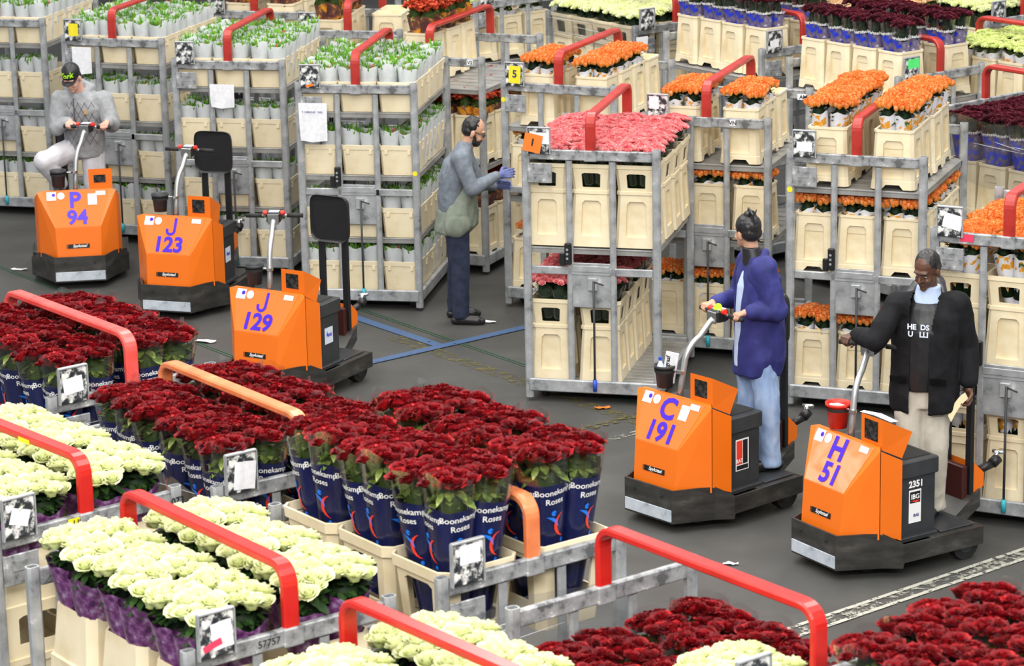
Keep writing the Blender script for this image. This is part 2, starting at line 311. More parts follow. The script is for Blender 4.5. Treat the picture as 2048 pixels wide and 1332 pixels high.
def line2(a, b, w, gap, col, z, label):
    a = Vector((*a, 0)); b = Vector((*b, 0)); t = (b - a).normalized(); n = Vector((-t.y, t.x, 0))
    k = MB()
    for s in (-1, 1):
        c = n * gap / 2 * s; h = n * w / 2
        k.add([tuple(a + c - h), tuple(b + c - h), tuple(b + c + h), tuple(a + c + h)], [(0, 1, 2, 3)])
    o = put('floor_line', k.mesh('floor_line', PW[col]), None, (0, 0, z)); o['kind'] = 'structure'; o['label'] = label
line2((-6.2, 28.35), (0.1, 19.83), 0.012, 0.035, 'green', 0.004, 'thin green double line on the floor left of the trucks')
line2((-1.6, 24.93), (1.2, 21.12), 0.012, 0.035, 'green', 0.004, 'thin green double line on the floor by the pink flower trolley')
line((-1.75, 24.8), (-0.56, 23.22), 0.10, 'blue', 0.006, 'worn blue floor line running towards the crossing')
line((-2.2, 21.97), (0.6, 24.2), 0.10, 'blue', 0.008, 'worn blue floor line running up to the right')
line2((0.9, 15.89), (4.6, 18.9), 0.035, 0.13, 'white2', 0.007, 'worn edges of the broad white floor line at lower right')
line((0.9, 15.89), (4.6, 18.9), 0.13, 'white', 0.005, 'broad worn white floor line at lower right') # 'worn white double floor line at lower right')
line((0.30, 20.20), (2.3, 21.87), 0.07, 'white', 0.005, 'worn white floor line behind the middle truck')
line((-1.0, 23.6), (1.5, 20.2), 0.14, 'yellow', 0.003, 'faint yellow floor line under the pink flower trolley')
line((0.15, 20.5), (1.6, 21.7), 0.10, 'yellow', 0.007, 'faint yellow floor line left of the orange truck')
line((2.4, 16.4), (4.4, 18.0), 0.06, 'red', 0.005, 'faint red floor line at lower right')

# ---------------------------------------------------------------- trolleys
TW, TL, TH = 1.07, 1.35, 2.0
def post_geo(w, d, h, z0=0.03):
    """hollow rounded channel, open at the top"""
    b = MB(); c = 0.012
    def ring(w, d, z, c): 
        a, e = w / 2, d / 2
        return [(-a + c, -e, z), (a - c, -e, z), (a, -e + c, z), (a, e - c, z), (a - c, e, z), (-a + c, e, z), (-a, e - c, z), (-a, -e + c, z)]
    b.loft([ring(w, d, z0, c), ring(w, d, h, c), ring(w - .014, d - .014, h, c * .7), ring(w - .014, d - .014, h - .25, c * .7)], True, True)
    return b
TM = {}
def tmesh():
    TM['corner_post'] = post_geo(.062, .05, TH).mesh('corner_post', 'galv')
    TM['middle_post'] = post_geo(.05, .03, TH - .10, .14).mesh('middle_post', 'galv')
    b = MB(); b.box(-TW / 2 + .062, TW / 2 - .062, -.018, .018, TH - .095, TH - .018, .006); TM['top_rail'] = b.mesh('top_rail', 'galv_worn')
    b = MB(); b.box(-TW / 2 + .062, TW / 2 - .062, -.015, .012, 1.015, 1.075, .005); TM['middle_rail'] = b.mesh('middle_rail', 'galv')
    b = MB()
    b.box(-TW / 2 + .03, TW / 2 - .03, -.035, .0, .085, .185, .008); b.box(-TW / 2 + .03, TW / 2 - .03, TL, TL + .035, .085, .185, .008)
    b.box(-TW / 2 + .0, -TW / 2 + .035, 0.0, TL, .085, .185, .008); b.box(TW / 2 - .035, TW / 2, 0.0, TL, .085, .185, .008)
    TM['base_frame'] = b.mesh('base_frame', 'galv')
    b = MB(); n = 15
    for i in range(n):
        y = .02 + i * (TL - .04) / n; b.box(-TW / 2 + .04, TW / 2 - .04, y, y + (TL - .04) / n - .02, .145, .165, .004)
    b.box(-TW / 2 + .04, TW / 2 - .04, .02, TL - .02, .132, .146)
    TM['base_deck'] = b.mesh('base_deck', 'deck')
    b = MB(); b.box(-TW / 2 + .035, TW / 2 - .035, .03, TL - .03, -.02, -.004, .004)
    b.box(-TW / 2 + .035, TW / 2 - .035, .03, .055, -.05, -.02); b.box(-TW / 2 + .035, TW / 2 - .035, TL - .055, TL - .03, -.05, -.02)
    b.box(-TW / 2 + .035, -TW / 2 + .055, .03, TL - .03, -.05, -.02); b.box(TW / 2 - .055, TW / 2 - .035, .03, TL - .03, -.05, -.02)
    for i in range(1, 8): b.box(-TW / 2 + .08, TW / 2 - .08, .03 + i * .16, .045 + i * .16, -.005, .0)
    TM['shelf'] = b.mesh('shelf', 'deck')
    # coupling bar: flat tube arch along the trolley
    pts = [(0, .0, TH - .02), (0, .0, 2.12)]; r = .085
    for k in range(7): a = PI - k * PI / 12; pts.append((0, r + r * math.cos(a), 2.25 - r + r * math.sin(a)))
    for k in range(7): a = PI / 2 - k * PI / 12; pts.append((0, TL - r + r * math.cos(a), 2.25 - r + r * math.sin(a)))
    pts += [(0, TL, 2.12), (0, TL, TH - .02)]
    for nm in ('red', 'peach', 'pinkred', 'dullred'):
        b = MB(); b.ribbon(pts, .078, .036, (1, 0, 0)); TM['bar_' + nm] = b.mesh('coupling_bar', nm, True)
        TM['bar_' + nm].shade_flat()
    b = MB(); b.box(-.05, .05, -.03, .02, TH - .1, TH - .015, .006); b.disc((0, TH - .05), .012, 12, -.033, 'y'); TM['hinge'] = b.mesh('hinge_bracket', 'galv_worn')
    # tag board above the rail with its holder below
    b = MB(); b.box(-.085, .085, -.012, .0, TH - .045, TH + .155, .004)
    TM['tag_board'] = b.mesh('tag_board', 'tag')
    b = MB(); b.box(-.088, .088, -.02, .004, TH + .15, TH + .162, .003); b.box(-.09, -.083, -.018, .003, TH - .045, TH + .155); b.box(.083, .09, -.018, .003, TH - .045, TH + .155); TM['tag_frame'] = b.mesh('tag_frame', 'galv')
    b = MB(); b.box(-.095, .095, -.012, .0, TH - .27, TH - .12, .004); b.box(-.05, .03, -.018, -.012, TH - .2, TH - .15); TM['label_holder'] = b.mesh('label_holder', 'galv_worn')
    b = MB(); b.box(-.035, .02, -.05, -.02, 1.10, 1.27, .008); b.box(-.075, -.03, -.045, -.022, 1.09, 1.19, .006)
    TM['lock_bracket'] = b.mesh('lock_bracket', 'black')
    b = MB()
    for k in range(3): b.disc((-.012, 1.15 + k * .035), .010, 10, -.0515, 'y')
    TM['lock_holes'] = b.mesh('lock_holes', 'galv')
    b = MB(); b.box(-.165, .15, -.008, .004, .76, 1.11, .004); b.box(-.155, .14, -.02, -.008, 1.04, 1.09, .004)
    b.box(-.03, .045, -.04, -.008, .90, 1.0, .005); TM['plate'] = b.mesh('steel_plate', 'galv')
    b = MB(); b.tube([(.02, -.045, .98), (.02, -.045, .14)], .009, 8); b.tube([(.02, -.045, .975), (.10, -.06, .955)], .006, 6)
    TM['rod'] = b.mesh('lever_rod', 'greybin', True)
    b = MB(); b.tube([(.02, -.045, .2), (.02, -.045, .11)], .016, 10)
    TM['tip_blue'] = b.mesh('rod_tip', 'blueplastic', True); TM['tip_teal'] = b.mesh('rod_tip', 'teal', True)
    b = MB(); b.tube([(-.018, 0, .055), (.018, 0, .055)], .055, 20); b.box(-.03, .03, -.02, .02, .06, .13, .004); TM['caster'] = b.mesh('caster_wheel', 'rubber')
tmesh()
def paper(w, h, y, m, name='paper_label', txt=None, tcol='navy_text', size=.03):
    b = MB(); n = 4
    b.add([(-w / 2 + w * i / n, y - .002 * math.sin(i * 2.1), z) for z in (0, h) for i in range(n + 1)], [(i, i + 1, i + n + 2, i + n + 1) for i in range(n)])
    me = b.mesh(name, m); return me
def trolley(x, y, yaw, label, shelves, bar='dullred', near=True, tagx=-.39, tip='teal', low=True, gear=True):
    t = empty('flower_trolley', (x, y, 0), R(yaw)); tag(t, label, 'trolley', None)
    for sx in (-1, 1):
        for yy in (0, TL):
            put('corner_post', TM['corner_post'], t, (sx * (TW / 2 - .031), yy, 0))
            put('caster_wheel', TM['caster'], t, (sx * (TW / 2 - .12), .14 if yy == 0 else TL - .14, 0))
    for yy in (0, TL):
        put('top_rail', TM['top_rail'], t, (0, yy, 0))
        put('middle_rail', TM['middle_rail'], t, (0, yy, 0))
        for px in (-.17, .165): put('middle_post', TM['middle_post'], t, (px, yy, 0))
    put('base_frame', TM['base_frame'], t); put('base_deck', TM['base_deck'], t)
    for z in shelves: put('shelf', TM['shelf'], t, (0, 0, z))
    if bar:
        cb = put('coupling_bar', TM['bar_' + bar], t); put('hinge_bracket', TM['hinge'], cb); put('hinge_bracket', TM['hinge'], cb, (0, TL, 0))
    g = put('tag_board', TM['tag_board'], t, (tagx, -.035, 0)); put('tag_frame', TM['tag_frame'], g)
    put('label_holder', TM['label_holder'], t, (tagx, -.03, 0))
    if gear:
        k = put('lock_bracket', TM['lock_bracket'], t, (-.17, 0, 0)); put('lock_holes', TM['lock_holes'], k)
        put('steel_plate', TM['plate'], t, (0, 0, 0))
        rd = put('lever_rod', TM['rod'], t); put('rod_tip', TM['tip_' + tip], rd)
    return t, g
def stick(par, name, w, h, x, y, z, m, rz=0, ry=0, txt=None, size=.05, tcol='black'):
    o = put(name, paper(w, h, 0, m, name), par, (x, y, z), (0, ry, rz))
    if txt:
        tb = text_on(txt, size, frame_m((0, -.0035, h * .55), (1, 0, 0), (0, 0, 1)), size * .02); part('lettering', tb, tcol, o)
    return o

# ---------------------------------------------------------------- buckets and crates
def rrect(w, d, z, c):
    a, e = w / 2, d / 2
    return [(-a + c, -e, z), (a - c, -e, z), (a, -e + c, z), (a, e - c, z), (a - c, e, z), (-a + c, e, z), (-a, e - c, z), (-a, -e + c, z)]
def pbox(b, w0, d0, w1, d1, z0, z1, c, win=None, depth=.012, open_=False, sides=(0, 1, 2, 3)):
    """tapered body, chamfered corners, on each chosen side a recessed or open panel win=(u0,u1,v0,v1) in 0..1"""
    lo, hi = rrect(w0, d0, z0, c), rrect(w1, d1, z1, c)
    for k in range(8):
        A, B_, Cc, D = Vector(lo[k]), Vector(lo[(k + 1) % 8]), Vector(hi[(k + 1) % 8]), Vector(hi[k])
        if k % 2 == 0 and win and (k // 2) in sides:
            u0, u1, v0, v1 = win; nrm = (B_ - A).cross(D - A).normalized()
            P = lambda u, v: (A * (1 - u) + B_ * u) * (1 - v) + (D * (1 - u) + Cc * u) * v
            cu, cv = (u1 - u0) * .14, (v1 - v0) * .08
            o8 = [P(u0 + cu * .4, v0), P(u1 - cu * .4, v0), P(u1, v0 + cv * .4), P(u1, v1 - cv), P(u1 - cu, v1), P(u0 + cu, v1), P(u0, v1 - cv), P(u0, v0 + cv * .4)]
            n = len(b.v); q = [A, B_, Cc, D] + o8
            f = [(0, 1, 5, 4), (1, 6, 5), (1, 2, 7, 6), (2, 8, 7), (2, 3, 9, 8), (3, 10, 9), (3, 0, 11, 10), (0, 4, 11)]
            inn = [p - nrm * depth for p in o8]; q += inn
            for i in range(8): f.append((4 + i, 4 + (i + 1) % 8, 12 + (i + 1) % 8, 12 + i))
            if not open_: f.append(tuple(range(12, 20)))
            b.add(q, f)
        else: b.add([A, B_, Cc, D], [(0, 1, 2, 3)])
BK = {}
def bucket_mesh(kind, w, d, h):
    b = MB()
    if kind == 'tall':      # body widens to a footed skirt, recessed panels
        k = .86; c = .025
        pbox(b, w * .96, d * .96, w * k, d * k, .06, h, c, (.2, .8, .06, .84), .026)
        b.loft([rrect(w * k, d * k, h, c), rrect(w * k + .012, d * k + .012, h + .004, c), rrect(w * k + .012, d * k + .012, h + .022, c), rrect(w * k - .02, d * k - .02, h + .022, c), rrect(w * k - .03, d * k - .03, h - .12, c)], False, True)
        # skirt with a notch in each side
        lo, hi = rrect(w, d, 0, c), rrect(w * .97, d * .97, .062, c)
        for q in range(8):
            A, B_, Cc, D = Vector(lo[q]), Vector(lo[(q + 1) % 8]), Vector(hi[(q + 1) % 8]), Vector(hi[q])
            if q % 2 == 0:
                P = lambda u, v: (A * (1 - u) + B_ * u) * (1 - v) + (D * (1 - u) + Cc * u) * v
                b.add([A, P(.22, 0), P(.32, .55), P(.68, .55), P(.78, 0), B_, Cc, D], [(0, 1, 2, 7), (7, 2, 3, 6), (3, 4, 5, 6)])
            else: b.add([A, B_, Cc, D], [(0, 1, 2, 3)])
        b.loft([rrect(w * .97, d * .97, .062, c), rrect(w * .955, d * .955, .068, c)])
        b.add([tuple(p) for p in rrect(w * .9, d * .9, .03, c)], [tuple(range(8))])
    elif kind == 'collar':   # tall body with a collar that has a window in each side
        k = .86; c = .025; hb = h * .63
        pbox(b, w * .97, d * .97, w * k, d * k, .06, hb, c, (.2, .8, .06, .86), .022)
        b.loft([rrect(w * k, d * k, hb, c), rrect(w * k + .016, d * k + .016, hb + .006, c), rrect(w * k + .016, d * k + .016, hb + .03, c), rrect(w * k, d * k, hb + .032, c)])
        pbox(b, w * k, d * k, w * .96, d * .96, hb + .03, h - .035, c, (.22, .78, .14, .80), .012, True)
        b.loft([rrect(w * .96, d * .96, h - .036, c), rrect(w, d, h - .03, c), rrect(w, d, h, c), rrect(w * .95, d * .95, h, c), rrect(w * .93, d * .93, h - .05, c)])
        b.loft([rrect(w, d, 0, c), rrect(w * .97, d * .97, .062, c)], True)
    elif kind == 'band':     # wide rim band, window opening below, plain lower body
        c = .04
        pbox(b, w * .84, d * .84, w * .93, d * .93, h - .30, h - .055, c, (.16, .84, .05, .9), .012, True)
        b.loft([rrect(w * .80, d * .80, .0, c), rrect(w * .84, d * .84, h - .30, c)], True)
        b.loft([rrect(w * .93, d * .93, h - .057, c), rrect(w * .985, d * .985, h - .05, c), rrect(w, d, h, c), rrect(w * .955, d * .955, h + .002, c), rrect(w * .93, d * .93, h - .045, c)])
    elif kind == 'stack':    # smooth upper section, step, window section below, step, lower body
        c = .04
        b.loft([rrect(w * .90, d * .90, h - .24, c), rrect(w * .80, d * .80, h, c), rrect(w * .77, d * .77, h, c), rrect(w * .77, d * .77, h - .1, c)])
        b.loft([rrect(w * .90, d * .90, h - .24, c), rrect(w * .95, d * .95, h - .245, c), rrect(w * .95, d * .95, h - .27, c)])
        pbox(b, w * 1.0, d * 1.0, w * .95, d * .95, h - .50, h - .27, c, (.18, .78, .28, .88), .012, True)
        b.loft([rrect(w * .98, d * .98, 0, c), rrect(w * 1.0, d * 1.0, h - .54, c), rrect(w * 1.04, d * 1.04, h - .535, c), rrect(w * 1.04, d * 1.04, h - .5, c), rrect(w, d, h - .5, c)], True)
    elif kind == 'crate':
        c = .02
        b.loft([rrect(w * .86, d * .93, 0, c), rrect(w * .95, d * .975, h - .045, c), rrect(w * .985, d * .99, h - .04, c), rrect(w, d, h, c), rrect(w * .96, d * .98, h + .002, c), rrect(w * .93, d * .96, h - .04, c), rrect(w * .85, d * .92, .01, c)], True, True)
        for s in (-1, 1):
            for u in (-.3, .3): b.box(u * w - .012, u * w + .012, s * d / 2 * .985 - .006, s * d / 2 * .985 + .006, h - .075, h - .04)
        for s in (-1, 1):
            for u in (-.35, 0, .35): b.box(s * w / 2 * .965 - .006, s * w / 2 * .965 + .006, u * d - .02, u * d + .02, h - .085, h - .04)
    return b.mesh('flower_bucket' if kind != 'crate' else 'tulip_crate', 'cream')
def bucket(kind, w, d, h):
    key = (kind, w, d, h)
    if key not in BK: BK[key] = bucket_mesh(*key)
    return BK[key]

# ---------------------------------------------------------------- flowers
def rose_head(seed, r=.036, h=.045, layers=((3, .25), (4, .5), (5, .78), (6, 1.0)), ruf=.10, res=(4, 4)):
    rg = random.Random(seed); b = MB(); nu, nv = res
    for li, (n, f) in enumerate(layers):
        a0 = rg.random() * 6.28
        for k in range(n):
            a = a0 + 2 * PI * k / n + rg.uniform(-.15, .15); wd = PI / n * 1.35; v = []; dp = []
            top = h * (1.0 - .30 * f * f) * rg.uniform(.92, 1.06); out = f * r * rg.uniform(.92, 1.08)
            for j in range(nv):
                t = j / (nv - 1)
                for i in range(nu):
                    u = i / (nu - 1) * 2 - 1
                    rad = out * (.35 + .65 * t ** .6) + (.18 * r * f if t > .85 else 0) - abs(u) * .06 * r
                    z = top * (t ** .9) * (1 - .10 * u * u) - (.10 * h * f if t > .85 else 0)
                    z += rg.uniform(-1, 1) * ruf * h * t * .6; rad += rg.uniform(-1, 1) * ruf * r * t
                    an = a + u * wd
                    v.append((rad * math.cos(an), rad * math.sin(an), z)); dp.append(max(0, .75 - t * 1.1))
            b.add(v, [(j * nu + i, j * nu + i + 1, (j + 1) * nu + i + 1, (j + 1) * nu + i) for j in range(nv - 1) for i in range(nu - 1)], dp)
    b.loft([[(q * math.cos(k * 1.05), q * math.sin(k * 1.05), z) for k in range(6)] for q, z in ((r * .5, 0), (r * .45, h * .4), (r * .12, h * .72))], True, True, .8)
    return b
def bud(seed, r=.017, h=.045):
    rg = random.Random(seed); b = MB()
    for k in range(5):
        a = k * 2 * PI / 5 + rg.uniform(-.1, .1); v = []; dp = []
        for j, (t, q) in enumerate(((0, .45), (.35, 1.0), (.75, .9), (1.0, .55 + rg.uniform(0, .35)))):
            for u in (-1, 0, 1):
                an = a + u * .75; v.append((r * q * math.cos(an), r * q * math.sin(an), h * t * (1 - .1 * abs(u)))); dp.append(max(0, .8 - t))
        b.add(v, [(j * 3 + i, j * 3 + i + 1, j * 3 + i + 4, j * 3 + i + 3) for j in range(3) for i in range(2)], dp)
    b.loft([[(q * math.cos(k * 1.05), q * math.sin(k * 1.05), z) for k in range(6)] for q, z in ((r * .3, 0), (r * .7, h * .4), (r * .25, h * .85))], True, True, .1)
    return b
def star(seed, r=.022):
    rg = random.Random(seed); b = MB()
    for k in range(6):
        a = k * 2 * PI / 6 + rg.uniform(-.2, .2); L = r * rg.uniform(.8, 1.2); z = r * rg.uniform(.1, .8); w = r * .35
        ca, sa = math.cos(a), math.sin(a)
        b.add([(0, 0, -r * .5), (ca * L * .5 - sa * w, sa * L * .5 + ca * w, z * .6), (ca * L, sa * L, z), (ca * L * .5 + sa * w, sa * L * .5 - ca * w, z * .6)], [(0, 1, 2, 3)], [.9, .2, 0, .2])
    return b
def leaf(b, base, dirv, L, w, droop=.3, d=0.0, rg=rnd):
    dirv = Vector(dirv).normalized(); s = dirv.cross(Vector((0, 0, 1))); s = s.normalized() if s.length > 1e-3 else Vector((1, 0, 0)); base = Vector(base); v = []
    for t, q in ((0, .15), (.3, .9), (.65, .9), (1, .05)):
        c = base + dirv * L * t - Vector((0, 0, droop * L * t * t))
        v += [tuple(c - s * w * q), tuple(c + Vector((0, 0, -w * .25 * q))), tuple(c + s * w * q)]
    b.add(v, [(j * 3 + i, j * 3 + i + 1, j * 3 + i + 4, j * 3 + i + 3) for j in range(3) for i in range(2)], d)
def scatter_in_disc(n, r, seed):
    rg = random.Random(seed); out = []
    for k in range(n):
        q = math.sqrt((k + .5) / n) * r; a = k * 2.39996 + seed
        out.append((q * math.cos(a) + rg.uniform(-.06, .06) * r, q * math.sin(a) + rg.uniform(-.06, .06) * r, q))
    return out
HEADS = {}
def head_set(kind):
    if kind in HEADS: return HEADS[kind]
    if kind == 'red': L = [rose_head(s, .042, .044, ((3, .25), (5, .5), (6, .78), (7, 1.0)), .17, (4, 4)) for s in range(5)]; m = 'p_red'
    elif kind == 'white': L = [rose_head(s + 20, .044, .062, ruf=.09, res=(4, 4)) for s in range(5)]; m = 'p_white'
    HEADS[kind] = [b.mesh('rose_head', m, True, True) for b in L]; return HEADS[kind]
def massed_heads(kind, n, r, seed, dome=.03):
    """one bunch's blooms seen from afar: one mesh"""
    b = MB(); rg = random.Random(seed * 7 + 3)
    for (x, y, q) in scatter_in_disc(n, r, seed):
        if kind == 'orange': g = bud(rg.randrange(99), .019, .05)
        elif kind == 'pink': g = rose_head(rg.randrange(99), .027, .035, ((3, .35), (5, .7), (6, 1.0)), .16, (3, 3))
        elif kind == 'cream': g = rose_head(rg.randrange(99), .033, .045, ((3, .35), (5, .7), (6, 1.0)), .1, (3, 3))
        elif kind == 'maroon': g = rose_head(rg.randrange(99), .024, .03, ((4, .4), (6, .75), (7, 1.0)), .25, (3, 2))
        elif kind == 'scarlet':
            g = MB()
            for k in range(4): g.merge(star(rg.randrange(99), .026), Matrix.Translation((rg.uniform(-.02, .02), rg.uniform(-.02, .02), rg.uniform(-.03, .02))))
        else: g = rose_head(rg.randrange(99), .026, .032, ((3, .35), (5, .7), (6, 1.0)), .12, (3, 3))
        m = Matrix.Translation((x, y, dome * (1 - (q / r) ** 2) + rg.uniform(-.008, .008))) @ Matrix.Rotation(math.atan2(y, x), 4, 'Z') @ Matrix.Rotation(.35 * q / r + rg.uniform(-.15, .15), 4, 'Y') @ Matrix.Rotation(rg.random() * 6, 4, 'Z')
        b.merge(g, m)
    return b
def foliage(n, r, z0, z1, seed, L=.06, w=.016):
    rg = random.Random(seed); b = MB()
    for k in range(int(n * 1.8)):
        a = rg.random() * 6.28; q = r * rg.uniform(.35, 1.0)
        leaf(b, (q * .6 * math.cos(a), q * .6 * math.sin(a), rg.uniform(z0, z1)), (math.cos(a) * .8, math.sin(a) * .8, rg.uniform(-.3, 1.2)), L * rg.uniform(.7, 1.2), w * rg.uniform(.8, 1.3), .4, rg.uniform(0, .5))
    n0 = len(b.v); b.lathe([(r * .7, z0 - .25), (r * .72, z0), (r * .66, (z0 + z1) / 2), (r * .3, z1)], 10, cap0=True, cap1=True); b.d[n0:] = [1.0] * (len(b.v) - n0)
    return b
def sleeve_r(rb, rt, H, z, a, seed=0, sq=.12):
    t = z / H; r = rb + (rt - rb) * t
    return r * (1 + sq * .25 * (1 - math.cos(4 * a)) - .0) * (1 + .02 * math.sin(3 * a + seed) + .015 * math.sin(7 * a + seed * 2 + z * 9))
def sleeve_geo(rb, rt, H, z0, z1, seed=0, wave=.012, n=28, tip=0, off=0.0, rows=5):
    b = MB(); rings = []
    for j in range(rows):
        t = j / (rows - 1); ring = []
        for k in range(n):
            a = 2 * PI * k / n; z = z0 + (z1 - z0) * t
            if j == rows - 1: z += wave * math.sin(2 * a + seed) + wave * .6 * math.sin(5 * a + seed * 3) + tip * abs(math.cos(a * 1.0 + seed))
            r = sleeve_r(rb, rt, H, z, a, seed) + off
            ring.append((r * math.cos(a), r * math.sin(a), z))
        rings.append(ring)
    return b.loft(rings)
def wrap_text(s, size, a0, zc, rb, rt, H, seed, bold=0.0, off=.003):
    v, f = text_geo(s, size, bold); out = []
    rm = sleeve_r(rb, rt, H, zc, a0, seed)
    for p in v:
        a = a0 + p[0] / rm; z = zc + p[1]; r = sleeve_r(rb, rt, H, z, a, seed) + off; out.append((r * math.cos(a), r * math.sin(a), z))
    b = MB(); b.add(out, f); return b
def wrap_shape(pts, a0, zc, rb, rt, H, seed, off=.0035):
    rm = sleeve_r(rb, rt, H, zc, a0, seed); b = MB(); n = len(pts) // 2; v = []
    for x, y in pts:
        a = a0 + x / rm; z = zc + y; r = sleeve_r(rb, rt, H, z, a, seed) + off; v.append((r * math.cos(a), r * math.sin(a), z))
    b.add(v, [(i, i + 1, n + i + 1, n + i) for i in range(n - 1)]); return b
def crescent(cx, cy, r, a0, a1, w, n=10):
    o = []; i_ = []
    for k in range(n):
        t = k / (n - 1); a = a0 + (a1 - a0) * t; ww = w * math.sin(PI * min(1, max(0.04, t)) )
        o.append((cx + (r + ww / 2) * math.cos(a), cy + (r + ww / 2) * math.sin(a))); i_.append((cx + (r - ww / 2) * math.cos(a), cy + (r - ww / 2) * math.sin(a)))
    return o + i_
BUNCH = {}
def make_rose_bunch(style, seed):
    """style: navy, whitenavy or purple; heads are parts of their own"""
    H = {'navy': .86, 'whitenavy': .86, 'purple': .70}[style]; hk = 'white' if style == 'purple' else 'red'
    rb, rt = (.060, .122)
    rt_h = H
    root = empty('rose_bunch'); rg = random.Random(seed * 13 + 5)
    zs = {'navy': H - .145, 'whitenavy': H - .145, 'purple': H - .115}[style]
    me = sleeve_geo(rb, rt, H, .05, zs, seed, .008 if style != 'purple' else .02)
    sl = part('sleeve', me, {'navy': 'navy', 'whitenavy': 'whitesleeve', 'purple': 'purple'}[style], root, True)
    if style in ('navy', 'whitenavy'):
        tc = 'white_text' if style == 'navy' else 'navy_text'; tb = MB()
        rot = rg.uniform(-.45, .45)
        for a0 in (PI + .15 + rot, 1.5 * PI + .25 + rot):
            tb.merge(wrap_text('Boonekamp', .040, a0, zs - .045, rb, rt, H, seed, .0004)); tb.merge(wrap_text('Roses', .040, a0, zs - .085, rb, rt, H, seed, .0004))
        part('lettering', tb, tc, sl)
        if style == 'navy':
            for a0 in (PI + .15 + rot, 1.5 * PI + .25 + rot):
                part('red_swoosh', wrap_shape(crescent(.065, -.02, .062, PI * .62, PI * 1.42, .018), a0, zs - .19, rb, rt, H, seed), 'logo_red', sl)
                bb_ = wrap_shape(crescent(-.055, -.045, .075, PI * .08, PI * .45, .016), a0, zs - .19, rb, rt, H, seed)
                bb_.merge(wrap_shape(crescent(-.004, .045, .008, 0, PI * 1.9, .016), a0, zs - .19, rb, rt, H, seed)); bb_.merge(wrap_shape(crescent(.045, -.10, .006, 0, PI * 1.9, .012), a0, zs - .19, rb, rt, H, seed))
                part('blue_swoosh', bb_, 'logo_blue', sl)
        part('clear_foil', sleeve_geo(rb, rt, H, zs - .005, H + .012, seed, .018, off=.003, rows=3), 'clear', root, True)
        if seed % 2 == 0:
            b = MB(); n = 10; s0 = PI * 1.05 + seed
            v = []
            for k in range(n):
                for z in (zs - .03, H - .075 - .02 * abs(math.sin(k))): v.append(((rt - .012) * math.cos(s0 + .13 * k), (rt - .012) * math.sin(s0 + .13 * k), z))
            b.add(v, [(2 * k, 2 * k + 2, 2 * k + 3, 2 * k + 1) for k in range(n - 1)]); part('kraft_collar', b, 'kraft', root)
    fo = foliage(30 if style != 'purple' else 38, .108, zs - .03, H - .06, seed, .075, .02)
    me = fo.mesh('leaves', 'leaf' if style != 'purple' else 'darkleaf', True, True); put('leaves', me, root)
    hs = head_set(hk); nn = 17 if hk == 'red' else 14
    for i, (x, y, q) in enumerate(scatter_in_disc(nn, .114, seed)):
        t = q / .108
        o = put('rose_head', hs[(i + seed) % 5], root, (x, y, H - .045 + .014 * (1 - t * t) + rg.uniform(-.010, .010)))
        o.rotation_euler = (rg.uniform(-.15, .15) + .32 * t * -y / .108, rg.uniform(-.15, .15) + .32 * t * x / .108, rg.uniform(0, 6.28)); s = rg.uniform(.88, 1.12); o.scale = (s, s, s)
    return root
def make_small_bunch(kind, seed):
    """bunches of the middle and far trolleys: blooms in one mesh"""
    sp = {'orange': ('artsleeve', 'p_orange', .60, .020, .079, 30, .10, 'darkleaf'),
          'pink': ('clear', 'p_pink', .60, .04, .095, 28, .10, 'darkleaf'),
          'cream': ('clear', 'p_white', .66, .04, .090, 16, .10, 'darkleaf'),
          'maroon': ('bluesleeve', 'p_maroon', .78, .035, .085, 32, .17, 'darkleaf'),
          'scarlet': ('brownsleeve', 'p_scarlet', .70, .03, .092, 22, .14, 'leaf'),
          'peach': ('artsleeve', 'p_peach', .62, .02, .08, 24, .10, 'leaf'),
          'lime': ('artsleeve', 'p_lime', .62, .02, .08, 24, .09, 'leaf')}[kind]
    root = empty({'orange': 'orange_rose_bunch', 'pink': 'pink_rose_bunch', 'cream': 'cream_rose_bunch', 'maroon': 'maroon_flower_bunch', 'scarlet': 'scarlet_flower_bunch', 'peach': 'peach_rose_bunch', 'lime': 'lime_flower_bunch'}[kind]); sm, pm, H, rb, rt, n, gap, lf = sp
    top = H - gap + (.0 if kind != 'maroon' else -.0)
    sl = part('sleeve', sleeve_geo(rb, rt, H, .03, top, seed, .012, 20, .015, rows=4), sm, root, True)
    if kind == 'maroon':
        tb = wrap_text('heroisse', .04, PI * 1.1, top + .03, rb, rt, H, seed, .001); tb.merge(wrap_text('heroisse', .04, PI * 1.65, top + .03, rb, rt, H, seed, .001))
        part('lettering', tb, 'white_text', sl)
        part('clear_foil', sleeve_geo(rb, rt, H, top, H - .04, seed, .006, 16, off=.002, rows=2), 'clear', root, True)
    put('leaves', foliage(14, rt * .9, top - .04, H - .04, seed, .055, .014).mesh('leaves', lf, True, True), root)
    b = massed_heads(kind, n, rt * 1.02, seed, .02 if kind != 'scarlet' else .04)
    o = put('flower_heads', b.mesh('flower_heads', pm, True, True), root, (0, 0, H - .04)); return root
